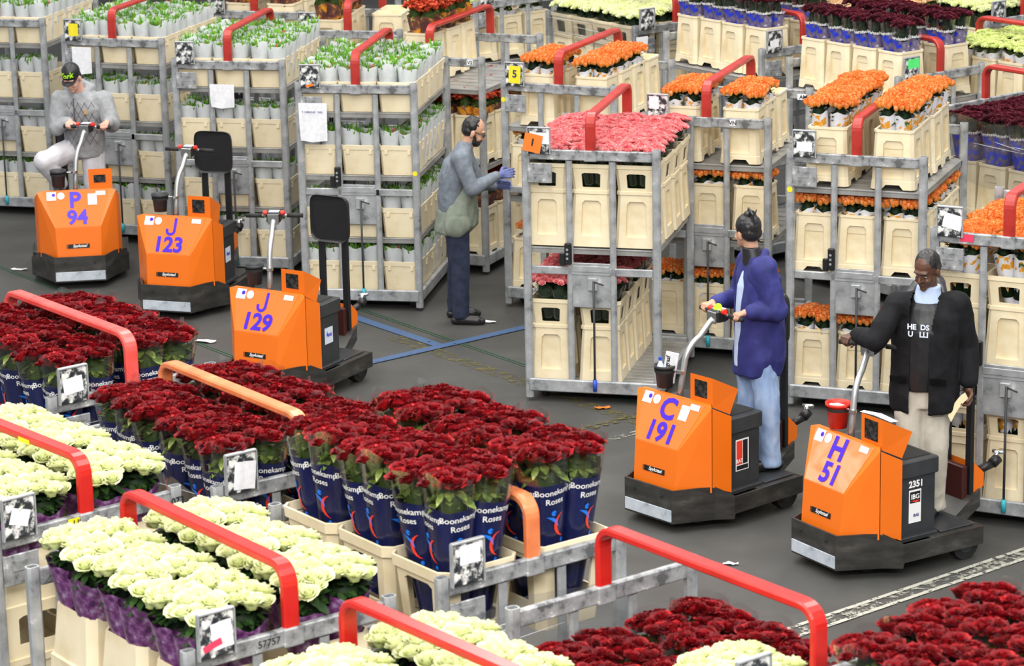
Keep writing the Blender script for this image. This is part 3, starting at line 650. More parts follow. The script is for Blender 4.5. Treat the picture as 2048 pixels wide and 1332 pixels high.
def make_tulip(seed, big=False):
    root = empty('tulip_bunch'); rg = random.Random(seed * 5 + 1); H = .36
    sl = put('paper_sleeve', sleeve_geo(.052, .088, H, .0, H, seed, .012, 22, .03 if big else .012, rows=4).mesh('paper_sleeve', 'tulipsleeve', True, True), root)
    b = MB()
    for k in range(56):
        a = rg.random() * 6.28; q = .072 * math.sqrt(rg.random()); L = rg.uniform(.07, .125) + (.03 if big else 0)
        x, y = q * math.cos(a), q * math.sin(a); dx, dy = math.cos(a) * rg.uniform(.1, .5), math.sin(a) * rg.uniform(.1, .5); w = rg.uniform(.006, .011); v = []; dp = []
        sx, sy = -math.sin(a + rg.uniform(-1, 1)), math.cos(a)
        for j, (t, ww) in enumerate(((0, .9), (.5, 1), (.85, .55), (1, .05))):
            zz = H - .085 + L * t; v += [(x + dx * L * t * t - sx * w * ww, y + dy * L * t * t - sy * w * ww, zz), (x + dx * L * t * t + sx * w * ww, y + dy * L * t * t + sy * w * ww, zz)]; dp += [max(0, .9 - t)] * 2
        b.add(v, [(j * 2, j * 2 + 1, j * 2 + 3, j * 2 + 2) for j in range(3)], dp)
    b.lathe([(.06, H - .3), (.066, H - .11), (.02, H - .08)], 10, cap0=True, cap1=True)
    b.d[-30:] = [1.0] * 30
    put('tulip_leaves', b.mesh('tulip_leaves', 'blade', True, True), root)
    b = MB()
    for k in range(6):
        a = rg.random() * 6.28; q = .055 * math.sqrt(rg.random()); g = bud(k + seed, .011, .034); b.merge(g, Matrix.Translation((q * math.cos(a), q * math.sin(a), H - .03 + rg.uniform(-.03, .01))))
    put('tulip_buds', b.mesh('tulip_buds', 'budpink', True, True), root)
    return root
PROTO = {}; USED = set()
NV = {'navy': 5, 'whitenavy': 3, 'purple': 5, 'tulip': 5}
def bunch(kind, i):
    n = NV.get(kind, 3); key = (kind, i % n)
    if key not in PROTO:
        PROTO[key] = make_rose_bunch(kind, i % n) if kind in ('navy', 'whitenavy', 'purple') else (make_tulip(i % n, i % n > 2) if kind == 'tulip' else make_small_bunch(kind, i % n))
        return PROTO[key]
    return copy_tree(PROTO[key])
BH = {'navy': .86, 'whitenavy': .86, 'purple': .70, 'orange': .60, 'pink': .60, 'cream': .66, 'maroon': .78, 'scarlet': .70, 'peach': .62, 'lime': .62, 'tulip': .36}
DESC = {'navy': 'dark red roses in navy sleeve', 'whitenavy': 'dark red roses in white sleeve', 'purple': 'ivory roses in purple sleeve', 'orange': 'orange roses in printed paper',
        'pink': 'pink roses', 'cream': 'cream roses', 'maroon': 'maroon blooms in blue sleeve', 'scarlet': 'scarlet blooms in ochre sleeve', 'peach': 'peach roses', 'lime': 'lime green blooms', 'tulip': 'tulips in white sleeve'}
CAT = {'navy': 'rose bunch', 'whitenavy': 'rose bunch', 'purple': 'rose bunch', 'orange': 'rose bunch', 'pink': 'rose bunch', 'cream': 'rose bunch', 'maroon': 'flower bunch', 'scarlet': 'flower bunch', 'peach': 'rose bunch', 'lime': 'flower bunch', 'tulip': 'tulip bunch'}
counter = [0]
def load(t, short, tier, xs, ys, z, bk, bw, bd, bh, kind, top, nx=2, ny=2, sx=.15, sy=.15, jit=.01, skip=(), bskip=()):
    """stand buckets at xs by ys on a deck of trolley t at height z, and bunches whose tops reach height top in them"""
    M_ = Matrix.Translation(t.location) @ Matrix.Rotation(t.rotation_euler.z, 4, 'Z'); yaw = t.rotation_euler.z
    allx = sorted({round(x + (a - (nx - 1) / 2) * sx, 4) for x in xs for a in range(nx)})
    ally = sorted({round(y + (a - (ny - 1) / 2) * sy, 4) for y in ys for a in range(ny)})
    word = 'crate' if bk == 'crate' else 'bucket'
    for j, y in enumerate(ys):
        for i, x in enumerate(xs):
            if (i, j) in skip: continue
            rg = random.Random(counter[0]); counter[0] += 1
            o = put('flower_bucket' if word == 'bucket' else 'tulip_crate', bucket(bk, bw, bd, bh)); p = M_ @ Vector((x + rg.uniform(-jit, jit), y, z))
            o.location = p; o.rotation_euler = (0, 0, yaw + rg.uniform(-.02, .02))
            tag(o, 'cream %s, %s row, %s from left, %s%s' % (word, ORD[j], ORD[i], tier + ', ' if tier else '', short), word, 'cream %ss on %s' % (word, short))
            if (i, j) in bskip or not kind: continue
            for b in range(ny):
                for a in range(nx):
                    lx = x + (a - (nx - 1) / 2) * sx; ly = y + (b - (ny - 1) / 2) * sy
                    c = bunch(kind, counter[0]); counter[0] += 1
                    tz = top(lx, ly) if callable(top) else top
                    rg2 = random.Random(counter[0])
                    kb = 1.0 if kind == 'tulip' else (.45 if kind in ('navy', 'whitenavy') else (.3 if kind in ('purple', 'maroon') else .2)); ox, oy = lx - x, ly - y; lean = (1 - kb) / BH[kind]
                    c.location = M_ @ Vector((x + ox * kb + rg2.uniform(-.006, .006), y + oy * kb + rg2.uniform(-.006, .006), tz - BH[kind] + rg2.uniform(-.012, .012)))
                    spin = rg2.uniform(-.25, .25) if kind in ('navy', 'whitenavy', 'purple', 'maroon') else rg2.uniform(0, 6.28)
                    c.rotation_euler = (Matrix.Rotation(yaw, 3, 'Z') @ Matrix.Rotation(ox * lean + rg2.uniform(-.02, .02), 3, 'Y') @ Matrix.Rotation(-oy * lean + rg2.uniform(-.02, .02), 3, 'X') @ Matrix.Rotation(spin, 3, 'Z')).to_euler()
                    rw = ORD[min(9, ally.index(round(ly, 4)))]; cl = ORD[min(9, allx.index(round(lx, 4)))]
                    tag(c, '%s, %s row, %s from left, %s%s' % (DESC[kind], rw, cl, tier + ', ' if tier else '', short), CAT[kind], '%s on %s' % (DESC[kind], short))

# ---------------------------------------------------------------- foreground trolleys (their near end points at lower right)
X2, Y3 = (-.265, .265), (.23, .675, 1.12)
def front(x, y, yaw, label, bar='red'): return trolley(x, y, yaw, label, [], bar)
f1, g1 = front(-2.09, 15.37, 37.8, 'flower trolley of dark red roses under a faded red bar, upper left of the foreground', 'pinkred')
load(f1, 'upper left rose trolley', '', X2, Y3, 1.36, 'band', .43, .42, .42, 'navy', 2.20, sx=.235, sy=.22)
f2, g2 = front(-1.04, 13.74, 36.3, 'flower trolley of dark red roses under a peach-coloured bar', 'peach')
load(f2, 'peach-barred rose trolley', '', X2, Y3, 1.34, 'band', .43, .42, .42, 'navy', 2.20, sx=.235, sy=.22)
f3, g3 = front(.07, 12.37, 36.9, 'flower trolley of tall navy-wrapped red roses, its bar scuffed orange, centre foreground', 'peach')
load(f3, 'central rose trolley', '', X2, Y3, 1.58, 'band', .44, .43, .42, 'navy', 2.43, sx=.235, sy=.22)
f4, g4 = front(-2.04, 13.14, 40.1, 'flower trolley of ivory roses cut by the left edge, bar with yellow tape', 'red')
load(f4, 'left ivory rose trolley', '', X2, Y3, 1.09, 'stack', .45, .43, .75, 'purple', 2.15, sx=.235, sy=.22)
f5, g5 = front(-.96, 11.55, 36.8, 'flower trolley of ivory roses in purple sleeves under a glossy red bar, lower left', 'red')
load(f5, 'lower left ivory trolley', '', X2, Y3, 1.09, 'stack', .45, .43, .75, 'purple', 2.15, sx=.235, sy=.22)
f6, g6 = front(.148, 10.1, 38.6, 'flower trolley of ivory roses cut by the bottom edge, old chipped red bar', 'red')
load(f6, 'bottom centre ivory trolley', '', X2, Y3, 1.05, 'stack', .45, .43, .75, 'purple', 2.10, sx=.235, sy=.22)
f7, g7 = front(1.2, 10.91, 37.6, 'flower trolley with low red roses under the long bright red bar, bottom right of centre', 'red')
load(f7, 'long-barred bottom trolley', '', (-.28, .27), (.62, 1.05), .95, 'band', .43, .40, .42, 'whitenavy', 1.86, sx=.235, sy=.21)
load(f7, 'long-barred bottom trolley', 'near end', (.27,), (.2,), .95, 'band', .43, .40, .42, 'whitenavy', 1.80, sx=.235, sy=.21)
load(f7, 'long-barred bottom trolley', 'near end left', (-.22,), (.2,), 1.2, 'stack', .40, .41, .75, 'purple', 2.02, sx=.235, sy=.22)
f9, g9 = front(2.42, 9.88, 37, 'flower trolley of red roses in white sleeves at the bottom right corner', None)
load(f9, 'bottom right rose trolley', 'left', (-.29,), (.2, .65, 1.1), 1.4, 'band', .43, .42, .42, 'whitenavy', 2.25, sx=.235, sy=.22)
load(f9, 'bottom right rose trolley', 'right', (.25,), (.33, .78, 1.23), 1.35, 'band', .43, .42, .42, 'whitenavy', 2.22, sx=.235, sy=.22)

# ---------------------------------------------------------------- tulip trolleys
X3 = (-.345, 0, .345)
def tulips(t, short, xs, full=False):
    load(t, short, 'top shelf', xs, (.34, 1.0), 1.74, 'crate', .335, .64, .26, 'tulip', 2.12, 2, 4, .165, .155)
    for k, z in enumerate((1.19, .64, .165)):
        tier = ['second shelf', 'third shelf', 'bottom deck'][k]
        load(t, short, tier, xs, (.34,), z, 'crate', .335, .64, .26, None, 0)
        c0 = z + .37
        loose(t, short, tier, [x + a * .0825 for x in xs for a in (-1, 1)], (.11, .26), c0)
        if full:
            load(t, short, tier + ' far end', (.345,), (1.0,), z, 'crate', .335, .64, .26, None, 0)
            loose(t, short, tier + ' right side', (.43,), (.42, .57, .77, .93, 1.08, 1.23), c0)
def loose(t, short, tier, xs, ys, top):
    M_ = Matrix.Translation(t.location) @ Matrix.Rotation(t.rotation_euler.z, 4, 'Z')
    for j, y in enumerate(ys):
        for i, x in enumerate(xs):
            c = bunch('tulip', counter[0]); counter[0] += 1; r2 = random.Random(counter[0])
            c.location = M_ @ Vector((x, y, top - .36 + r2.uniform(-.01, .01))); c.rotation_euler = (0, 0, r2.uniform(0, 6))
            tag(c, 'tulips in white sleeve, %s row, %s from left, %s, %s' % (ORD[j], ORD[i], tier, short), 'tulip bunch', 'tulip bunches on ' + short)
SH4 = [1.74, 1.19, .64]
t3, h3 = trolley(-1.29, 24.55, -10.4, 'tulip trolley with a hanging white sheet, left of the bearded man', SH4, tip='teal')
tulips(t3, 'nearest tulip trolley', X3, True)
t2, h2 = trolley(-2.5, 25.9, -12.3, 'tulip trolley behind the truck marked J 123', SH4)
tulips(t2, 'third tulip trolley', X3)
t1, h1 = trolley(-3.72, 27.32, -18, 'tulip trolley with a yellow card, behind the person in a cap', SH4)
tulips(t1, 'second tulip trolley', X3)
t0, h0 = trolley(-5.06, 28.7, -15, 'tulip trolley cut by the left edge of the picture', SH4)
tulips(t0, 'far left tulip trolley', (0, .345))

# ---------------------------------------------------------------- pink and orange trolleys
bt, bg_ = trolley(.62, 21.51, -14.3, 'flower trolley of pink roses in the middle, orange card 1 on its tag', [1.22], tip='blue')
load(bt, 'pink rose trolley', 'upper deck', X3, (.19, .51, .83, 1.15), 1.23, 'collar', .335, .32, .64, 'pink', 2.03, sx=.165, sy=.158)
load(bt, 'pink rose trolley', 'lower deck', (-.34, .04), (.19, .51, .83, 1.15), .165, 'collar', .335, .32, .64, 'pink', .99, sx=.165, sy=.158)
dt, dg = trolley(2.58, 21.13, -21.4, 'flower trolley of orange roses, tall load above its rail, right of middle', [1.72, 1.06])
load(dt, 'right orange trolley', 'top', (-.25, .26), (.19, .51, .83, 1.15), 1.73, 'tall', .34, .32, .42, 'orange', 2.37, sx=.165, sy=.155)
for z, tier in ((1.07, 'middle'), (.165, 'bottom')):
    load(dt, 'right orange trolley', tier, X3, (.19,), z, 'tall', .335, .32, .42, 'orange', z + .57, sx=.15, sy=.15)
load(dt, 'right orange trolley', 'middle side', (.345,), (.51, .83, 1.15), 1.07, 'tall', .335, .32, .42, 'orange', 1.64, sx=.15, sy=.15)
at_, ag = trolley(.44, 24.35, -24.3, 'flower trolley of orange roses with a yellow card 5, behind the pink roses', [1.6, .98])
load(at_, 'yellow-carded orange trolley', 'top left', (-.22,), (.19, .51), 1.61, 'tall', .33, .32, .42, 'orange', 2.20, sx=.165, sy=.15)
load(at_, 'yellow-carded orange trolley', 'top right', (.27,), (.19, .51, .83), 1.61, 'tall', .33, .32, .42, 'orange', 2.20, sx=.165, sy=.15)
load(at_, 'yellow-carded orange trolley', 'top back', (.27,), (1.16,), 1.61, 'tall', .33, .32, .42, None, 2.20)
for z, tier in ((.99, 'middle'), (.165, 'bottom')):
    load(at_, 'yellow-carded orange trolley', tier, X3, (.19,), z, 'tall', .335, .32, .42, 'orange', z + .55, ny=1, sx=.15, sy=.15)
ct, cg = trolley(1.58, 22.75, -19.9, 'flower trolley of orange roses with a grey tag, between pink and tall orange loads', [1.6, .98])
load(ct, 'middle orange trolley', 'top left', (-.22,), (.19, .51), 1.61, 'tall', .33, .32, .42, 'orange', 2.20, sx=.165, sy=.15)
load(ct, 'middle orange trolley', 'top right', (.26,), (.19, .51), 1.61, 'tall', .33, .32, .42, 'orange', 2.20, sx=.165, sy=.15)
load(ct, 'middle orange trolley', 'top far', (.26,), (.9,), 1.61, 'tall', .33, .32, .42, None, 2.20)
for z, tier in ((.99, 'middle'), (.165, 'bottom')):
    load(ct, 'middle orange trolley', tier, X3, (.19,), z, 'tall', .335, .32, .42, 'orange', z + .55, sx=.15, sy=.15)
et, eg = trolley(3.246, 18.418, -27.5, 'flower trolley of orange roses cut by the right edge, behind the man in black', [1.05])
load(et, 'right edge orange trolley', 'upper', X3, (.19, .51, .83, 1.15), 1.06, 'collar', .335, .32, .64, 'orange', 1.93, sx=.15, sy=.15)
load(et, 'right edge orange trolley', 'lower', X3, (.19,), .165, 'collar', .335, .32, .64, 'orange', .93, sx=.15, sy=.15, ny=1)

# ---------------------------------------------------------------- background trolleys
m1, mg = trolley(-.684, 25.92, -23.6, 'half-empty flower trolley behind the bearded man, scarlet flowers on it', [1.70, 1.0])
load(m1, 'half-empty scarlet trolley', 'top', (-.2,), (.33, .66, .99), 1.71, 'tall', .33, .32, .42, 'scarlet', 2.44, sx=.15, sy=.15)
load(m1, 'half-empty scarlet trolley', 'middle', (.02, .345), (.19, .51, .83, 1.15), 1.01, 'tall', .33, .32, .42, 'scarlet', 1.66, sx=.15, sy=.15)
load(m1, 'half-empty scarlet trolley', 'bottom', (.345,), (.19, .51, .83, 1.15), .165, 'tall', .33, .32, .42, 'scarlet', .84, sx=.15, sy=.15)
gt, gg = trolley(-1.5, 27.5, -12, 'flower trolley of scarlet flowers at the top edge, left of centre', [1.6])
load(gt, 'upper scarlet trolley', 'left', (-.26,), (.33, .66, .99), 1.61, 'tall', .33, .32, .42, 'scarlet', 2.34, sx=.15, sy=.15)
load(gt, 'upper scarlet trolley', 'right', (.24,), (.7, 1.02), 1.61, 'tall', .33, .32, .42, None, 2.2)
g0, _ = trolley(-2.50, 28.85, -18, 'flower trolley of scarlet flowers at the top edge behind tulips', [1.6])
load(g0, 'left scarlet trolley', 'top', (-.2, .25), (.2, .53), 1.61, 'tall', .33, .32, .42, 'scarlet', 2.28, sx=.15, sy=.15)
kt, kg = trolley(2.70, 26.16, 36, 'flower trolley of maroon flowers in blue sleeves at the top, right of centre', [1.71, .9])
load(kt, 'upper maroon trolley', '', (-.27, .27), (.2, .52, .84, 1.16), 1.72, 'tall', .34, .32, .42, 'maroon', 2.44, sx=.16, sy=.155, bskip=())
nt_, ng = trolley(3.71, 24.6, 37, 'flower trolley of maroon flowers with a green card, upper right', [1.73, .9])
load(nt_, 'green-carded maroon trolley', '', (-.27, .27), (.2, .52, .84, 1.16), 1.74, 'tall', .34, .32, .42, 'maroon', 2.46, sx=.16, sy=.155)
load(nt_, 'green-carded maroon trolley', 'bottom', (-.3,), (.2, .52, .84, 1.16), .165, 'tall', .34, .32, .42, None, 2.46)
qt, qg = trolley(4.72, 22.25, 38, 'film-wrapped flower trolley of maroon flowers at the right edge', [1.12, .5])
load(qt, 'film-wrapped maroon trolley', '', (-.345, 0, .345), (.2, .52, .84, 1.16), 1.13, 'tall', .335, .32, .42, 'maroon', 1.97, sx=.16, sy=.155)
wt, wg = trolley(1.63, 27.6, 36, 'flower trolley of cream roses at the top, centre right', [1.34])
load(wt, 'cream rose trolley', '', X3, (.2, .52, .84, 1.16), 1.35, 'collar', .335, .32, .64, 'cream', 2.11, sx=.165, sy=.158)
load(wt, 'cream rose trolley', 'bottom', (-.34,), (.2, .52, .84, 1.16), .165, 'collar', .335, .32, .64, None, 2)
st, sg = trolley(.1, 29.4, 37, 'flower trolley seen behind the half-empty one at the top edge', [1.35])
load(st, 'trolley at top centre', 'upper', (-.34, 0, .34), (.2, .52, .84, 1.16), 1.36, 'tall', .34, .32, .42, 'lime', 1.92, nx=2, ny=1, sx=.15, sy=.15)
load(st, 'trolley at top centre', 'lower', (-.34,), (.2, .52, .84, 1.16), .165, 'tall', .34, .32, .42, 'lime', .75, nx=2, ny=1, sx=.15, sy=.15)
pt_, pg = trolley(3.76, 26.82, 37, 'flower trolley of peach roses at the top edge, right', [1.5])
load(pt_, 'peach rose trolley', '', X3, (.2, .52, .84, 1.16), 1.6, 'tall', .335, .32, .42, 'peach', 2.25, sx=.16, sy=.155)
rt_, rg_ = trolley(5.05, 24.75, 37, 'flower trolley of lime green flowers at the right edge, near top', [1.5])
load(rt_, 'lime flower trolley', '', X3, (.2, .52, .84, 1.16), 1.56, 'tall', .335, .32, .42, 'lime', 2.15, sx=.16, sy=.155)
ut, ug = trolley(4.95, 27.6, 37, 'flower trolley of cream flowers in the top right corner', [1.5])
load(ut, 'top corner cream trolley', '', X3, (.2, .52, .84, 1.16), 1.45, 'tall', .335, .32, .42, 'cream', 2.12, sx=.16, sy=.155)
vt, vg = trolley(2.35, 29.6, 37, 'flower trolley at the top edge behind the cream roses', [1.5])
load(vt, 'top edge scarlet trolley', '', (-.34, 0), (.2, .52, .84), 1.5, 'tall', .335, .32, .42, 'scarlet', 2.1, sx=.16, sy=.155)

# ---------------------------------------------------------------- papers and cards on the trolleys
stick(ag, 'number_card', .11, .15, .0, -.014, TH - .02, 'yellow', 0, .05, '5', .09, 'navy_text')
o = stick(bg_, 'number_card', .14, .14, -.06, -.02, TH - .03, 'orange_card', 0, .2, '1', .08, 'black'); stick(bg_, 'paper_label', .12, .09, .03, -.014, TH + .03, 'paper')
stick(h1, 'yellow_card', .10, .12, .01, -.014, TH + .0, 'yellow'); stick(ng, 'green_card', .13, .08, .02, -.014, TH + .06, 'green_card')
stick(cg, 'paper_label', .08, .10, -.03, -.014, TH + .04, 'paper'); stick(eg, 'paper_label', .13, .10, .01, -.014, TH + .01, 'paper', 0, .2)
stick(dg, 'paper_label', .12, .07, .0, -.014, TH - .0, 'paper', 0, .05); stick(kg, 'paper_label', .10, .07, .0, -.014, TH + .0, 'paper', 0, -.1)
stick(g1, 'paper_label', .12, .09, .0, -.014, TH + .01, 'paper', 0, -.1); stick(g3, 'paper_label', .11, .09, .01, -.014, TH + .05, 'paper', 0, 0)
stick(g2, 'paper_label', .12, .14, .01, -.014, TH - .03, 'paper', 0, .1); stick(g5, 'paper_label', .10, .12, .03, -.014, TH - .01, 'paper', 0, -.1)
stick(g5, 'red_sticker', .09, .03, -.02, -.017, TH + .0, 'pinkcard', 0, -.3); stick(g4, 'paper_label', .1, .08, -.01, -.014, TH + .02, 'paper', 0, .3)
stick(h3, 'orange_sticker', .07, .02, .0, -.016, TH - .03, 'orange_card', 0, -.2)
def sheet(t, w, h, x, z, label, lines=True):
    k = MB(); n = 6; v = []
    for j in range(n + 1):
        for i in range(n + 1):
            u = i / n - .5; q = j / n; v.append((u * w * (1 - .06 * q), -.004 - .012 * math.sin(i * 1.3 + j * .7) * q, -q * h + .02 * abs(u) * (q > .9)))
    k.add(v, [(j * (n + 1) + i, j * (n + 1) + i + 1, (j + 1) * (n + 1) + i + 1, (j + 1) * (n + 1) + i) for j in range(n) for i in range(n)])
    p = Matrix.Translation(t.location) @ Matrix.Rotation(t.rotation_euler.z, 4, 'Z') @ Vector((x, -.06, z))
    o = put('paper_sheet', k.mesh('paper_sheet', 'paper', True), None, p, (0, 0, t.rotation_euler.z)); tag(o, label, 'paper')
    if lines:
        tb = text_on('F. 1300HLUE   5002', .022, frame_m((0, -.026, -h * .22), (1, 0, 0), (0, 0, 1)), .0004); part('lettering', tb, 'navy_text', o)
sheet(t3, .25, .34, -.37, 1.83, 'large white sheet hanging on the tulip trolley left of the bearded man')
sheet(t2, .23, .22, -.05, 1.78, 'white sheet hanging on the tulip trolley above the backrest', False)
sheet(t1, .2, .26, -.30, 1.90, 'white sheet hanging behind the person in the cap', False)
sheet(wt, .14, .2, -.47, 1.9, 'printed white sheet hanging on the cream rose trolley', False)
sheet(t0, .18, .28, -.3, 1.85, 'white sheet hanging on the trolley at the left edge', False)
def rail_label(t, txt, w, x, m='paper', yy=-.022, z=1.925, rear=False):
    k = put('rail_label', paper(w, .05, 0, m, 'rail_label'), t, (x, TL + yy if rear else yy, z))
    if txt: part('lettering', text_on(txt, .045, frame_m((0, -.0035, .025), (1, 0, 0), (0, 0, 1)), .0008), 'black', k)
rail_label(f2, 'NU', .15, .18); rail_label(f4, 'U05', .13, -.05, 'yellow'); rail_label(ct, 'VN', .05, .22)
rail_label(et, '', .09, -.28, 'pinkcard'); rail_label(t3, '', .06, -.01, 'orange_card'); rail_label(ct, 'AMI', .11, .46, rear=True, z=1.90); rail_label(m1, 'V2', .06, .40)
def rail_num(t, txt, x, z=1.945): part('stamped_number', text_on(txt, .045, frame_m((x, -.0195, z), (1, 0, 0), (0, 0, 1)), .0004), 'black', t)
rail_num(f5, '57757', -.12); rail_num(f1, '157787', .18); part('stamped_number', text_on('073', .05, frame_m((.50, -.0275, 1.93), (1, 0, 0), (0, 0, 1)), .001), 'black', f4)
k = MB(); k.box(-.0405, .0405, .42, .52, 2.229, 2.2515); part('yellow_tape', k, 'yellow', f4)
# yellow round stickers on posts
for t, x, z in ((t3, .50, 1.22), (dt, -.505, 1.70), (at_, -.505, 1.83)):
    k = MB(); k.disc((x, z), .022, 16, -.028, 'y'); k.f = [tuple(reversed(f)) for f in k.f]; part('round_sticker', k, 'yellow', t)

# ---------------------------------------------------------------- stretch film
def filmwall(t, pts, z0, z1, label, rg=random.Random(3), streaks=10):
    M_ = Matrix.Rotation(t.rotation_euler.z, 4, 'Z'); n = 14; b = MB(); v = []; m = 6
    P = [Vector((*p, 0)) for p in pts]; seg = []
    tot = sum((P[i + 1] - P[i]).length for i in range(len(P) - 1))
    def at(s):
        for i in range(len(P) - 1):
            L = (P[i + 1] - P[i]).length
            if s <= L + 1e-6: return P[i].lerp(P[i + 1], s / L)
            s -= L
        return P[-1]
    for j in range(m + 1):
        for i in range(n + 1):
            q = at(tot * i / n); w = .008 * math.sin(i * 1.9 + j * 2.3)
            v.append((q.x + w, q.y + w, z0 + (z1 - z0) * j / m + .02 * math.sin(i * .8) * (1 if j in (0, m) else 0)))
    b.add(v, [(j * (n + 1) + i, j * (n + 1) + i + 1, (j + 1) * (n + 1) + i + 1, (j + 1) * (n + 1) + i) for j in range(m) for i in range(n)])
    o = put('stretch_film', b.mesh('stretch_film', 'wrap', True), None, t.location, (0, 0, t.rotation_euler.z)); tag(o, label, 'stretch film')
    s = MB()
    for k in range(streaks):
        zz = rg.uniform(z0, z1); a = rg.uniform(0, tot * .6); bnd = a + rg.uniform(.2, .5) * tot; dz = rg.uniform(-.04, .04)
        s.tube([at(a + (min(bnd, tot) - a) * i / 6) + Vector((-.012, -.012, zz + dz * i / 6)) for i in range(7)], [.0005, .0014, .0018, .0018, .0016, .0012, .0005], 5)
    part('film_glint', s, 'tulipsleeve', o)  # white threads painted in as the shiny streaks on the film
e = TW / 2 + .012
filmwall(f3, [(-e, 1.0), (-e, -.045), (e, -.045)], 1.50, 1.80, 'clear stretch film around the near corner of the central rose trolley')
filmwall(f1, [(-e, .9), (-e, -.045), (-.2, -.045)], 1.60, 1.86, 'clear stretch film around the corner of the upper left rose trolley')
filmwall(f2, [(-e, 1.3), (-e, .05)], 1.55, 1.95, 'clear stretch film along the left side of the peach-barred trolley')
filmwall(qt, [(-e, 1.36), (-e, .0)], 1.42, 1.94, 'clear stretch film along the maroon flowers at the right edge', streaks=3)
filmwall(wt, [(-e, 1.36), (-e, -.045), (.2, -.045)], 1.75, 2.0, 'clear stretch film around the cream rose trolley', streaks=5)

# ---------------------------------------------------------------- orange tow trucks
G = dict(wf=.206, dx=.213, dy=.361, Lc=.664, z0=.07, zb=.302, hf=.194, yb=.037, zk=.556, yk=.065, kw=.204, tw=.308, ty=.239, tz=.861, sw=.352, sy=.235, rw=.385, ry=.388, rz=.768, bxy=.704, bxz=.736, bxw=.374)
PLAT = .235
GRIP = {}
MT['housing_dark'] = plain('dark_housing_inside', (0.05, 0.01, 0.008), 0.4)
def tug(x, y, yaw, label, letter, number, bat=None, screen=(.075, .115), steer=0.0):
    t = empty('tow_truck', (x, y, 0), R(yaw)); tag(t, label, 'tow truck')
    g = G; W2 = g['wf'] + g['dx']; ye = g['dy'] + g['Lc']
    # bumper skirt: thick plate around the front, open at the top
    def plan(o, z): return [(-g['wf'] + o * .5, o, z), (g['wf'] - o * .5, o, z), (W2 - o, g['dy'], z), (W2 - o, g['dy'] + .02, z), (W2 - o, ye, z), (-W2 + o, ye, z), (-W2 + o, g['dy'] + .02, z), (-W2 + o, g['dy'], z)]
    b = MB()
    P0 = plan(0, g['z0']); tops = [g['zb'], g['zb'], .302, .225, .225, .225, .225, .302]
    # rim drops from the front plates down to the platform sides
    dm = (W2 * .72 + g['wf'] * .28, g['dy'] * .72 - .004)
    g = dict(g); g['wf'] += .022; W2 += .022
    outl = [(-W2, ye, .225), (-W2, g['dy'] + .01, .225), (-W2, g['dy'], .235), (-dm[0], dm[1], g['zb']), (-g['wf'], -.015, g['zb']), (g['wf'], -.015, g['zb']), (dm[0], dm[1], g['zb']), (W2, g['dy'], .235), (W2, g['dy'] + .01, .225), (W2, ye, .225)]
    c0 = Vector((0, .45, 0))
    def inset(p, k=.022):
        q = Vector((p[0], p[1], 0)) - c0; return (p[0] - q.normalized().x * k, p[1] - q.normalized().y * k, p[2])
    n = len(outl)
    lo = [(p[0], p[1], g['z0'] if i in (2, 3, 4, 5, 6, 7) else .105) for i, p in enumerate(outl)]
    b.loft([[inset(p, .03)[:2] + (l[2],) for p, l in zip(outl, lo)], lo, outl, [inset(p, .018) for p in outl], [inset(p, .018)[:2] + (.19,) for p in outl]], True, True)
    bm = part('bumper_skirt', b, 'bumper', t)
    k = MB(); k.box(-g['wf'] + .006, g['wf'] - .006, -.021, -.013, .082, .165, .002); part('bumper_plate', k, 'bumper_plate', t, label='scratched white plate low on the bumper')
    k = MB()
    for xx in (-.13, .13): k.tube([(xx, -.006, .245), (xx, -.024, .245)], .010, 10)
    part('bumper_bolt', k, 'rubber', t)
    # platform with its mat
    k = MB(); k.box(-W2 + .01, W2 - .01, .62, ye - .005, .15, .222, .006); part('platform', k, 'bumper', t)
    k = MB(); k.box(-W2 + .07, W2 - .06, .715, ye - .03, .222, PLAT, .004); part('platform_mat', k, 'darkgrey', t)
    # hood
    hf, yb, zb, kw, yk, zk = g['hf'], g['yb'], g['zb'] - .04, g['kw'], g['yk'], g['zk']; tw, ty, tz = g['tw'], g['ty'], g['tz']; sw, sy = g['sw'], g['sy']
    v = [(-hf, yb, zb), (hf, yb, zb), (kw, yk, zk), (-kw, yk, zk), (tw, ty, tz), (-tw, ty, tz), (sw, sy + .0, tz - .012), (-sw, sy, tz - .012), (sw, sy, zb), (-sw, sy, zb), (sw, ty + .10, tz - .02), (-sw, ty + .10, tz - .02), (sw, sy + .16, zb), (-sw, sy + .16, zb), (tw, ty + .03, tz), (-tw, ty + .03, tz)]
    f = [(0, 1, 2, 3), (3, 2, 4, 5), (1, 8, 6, 2), (2, 6, 4), (0, 3, 7, 9), (3, 5, 7), (5, 4, 14, 15), (4, 6, 14), (5, 15, 7)]
    k = MB(); k.add(v, f); hood = part('hood', k, 'orange', t)
    rw, ry, rz = g['rw'], g['ry'], g['rz']
    for s in (-1, 1):
        k = MB(); a = (s * (sw + .004), sy + .004); c = (s * rw, ry)
        ins = [(a[0] - s * .012, a[1]), (c[0] - s * .012, c[1])]
        ring = lambda z0_, z1_: [(a[0], a[1], z0_), (c[0], c[1], z1_), (c[0] - s * .014, c[1] + .004, z1_), (a[0] - s * .014, a[1] + .006, z0_)]
        k.loft([ring(.299, .237), ring(tz - .018, rz)], True, True)
        if s < 0: k.f = [tuple(reversed(q)) for q in k.f]
        part('side_panel', k, 'orange', t)
    # slanted top sheet foil with letter and number
    A = Vector((-kw, yk, zk)); B_ = Vector((kw, yk, zk)); Cc = Vector((tw, ty, tz)); D = Vector((-tw, ty, tz)); up = ((D + Cc) - (A + B_)).normalized(); nn = Vector((1, 0, 0)).cross(up)
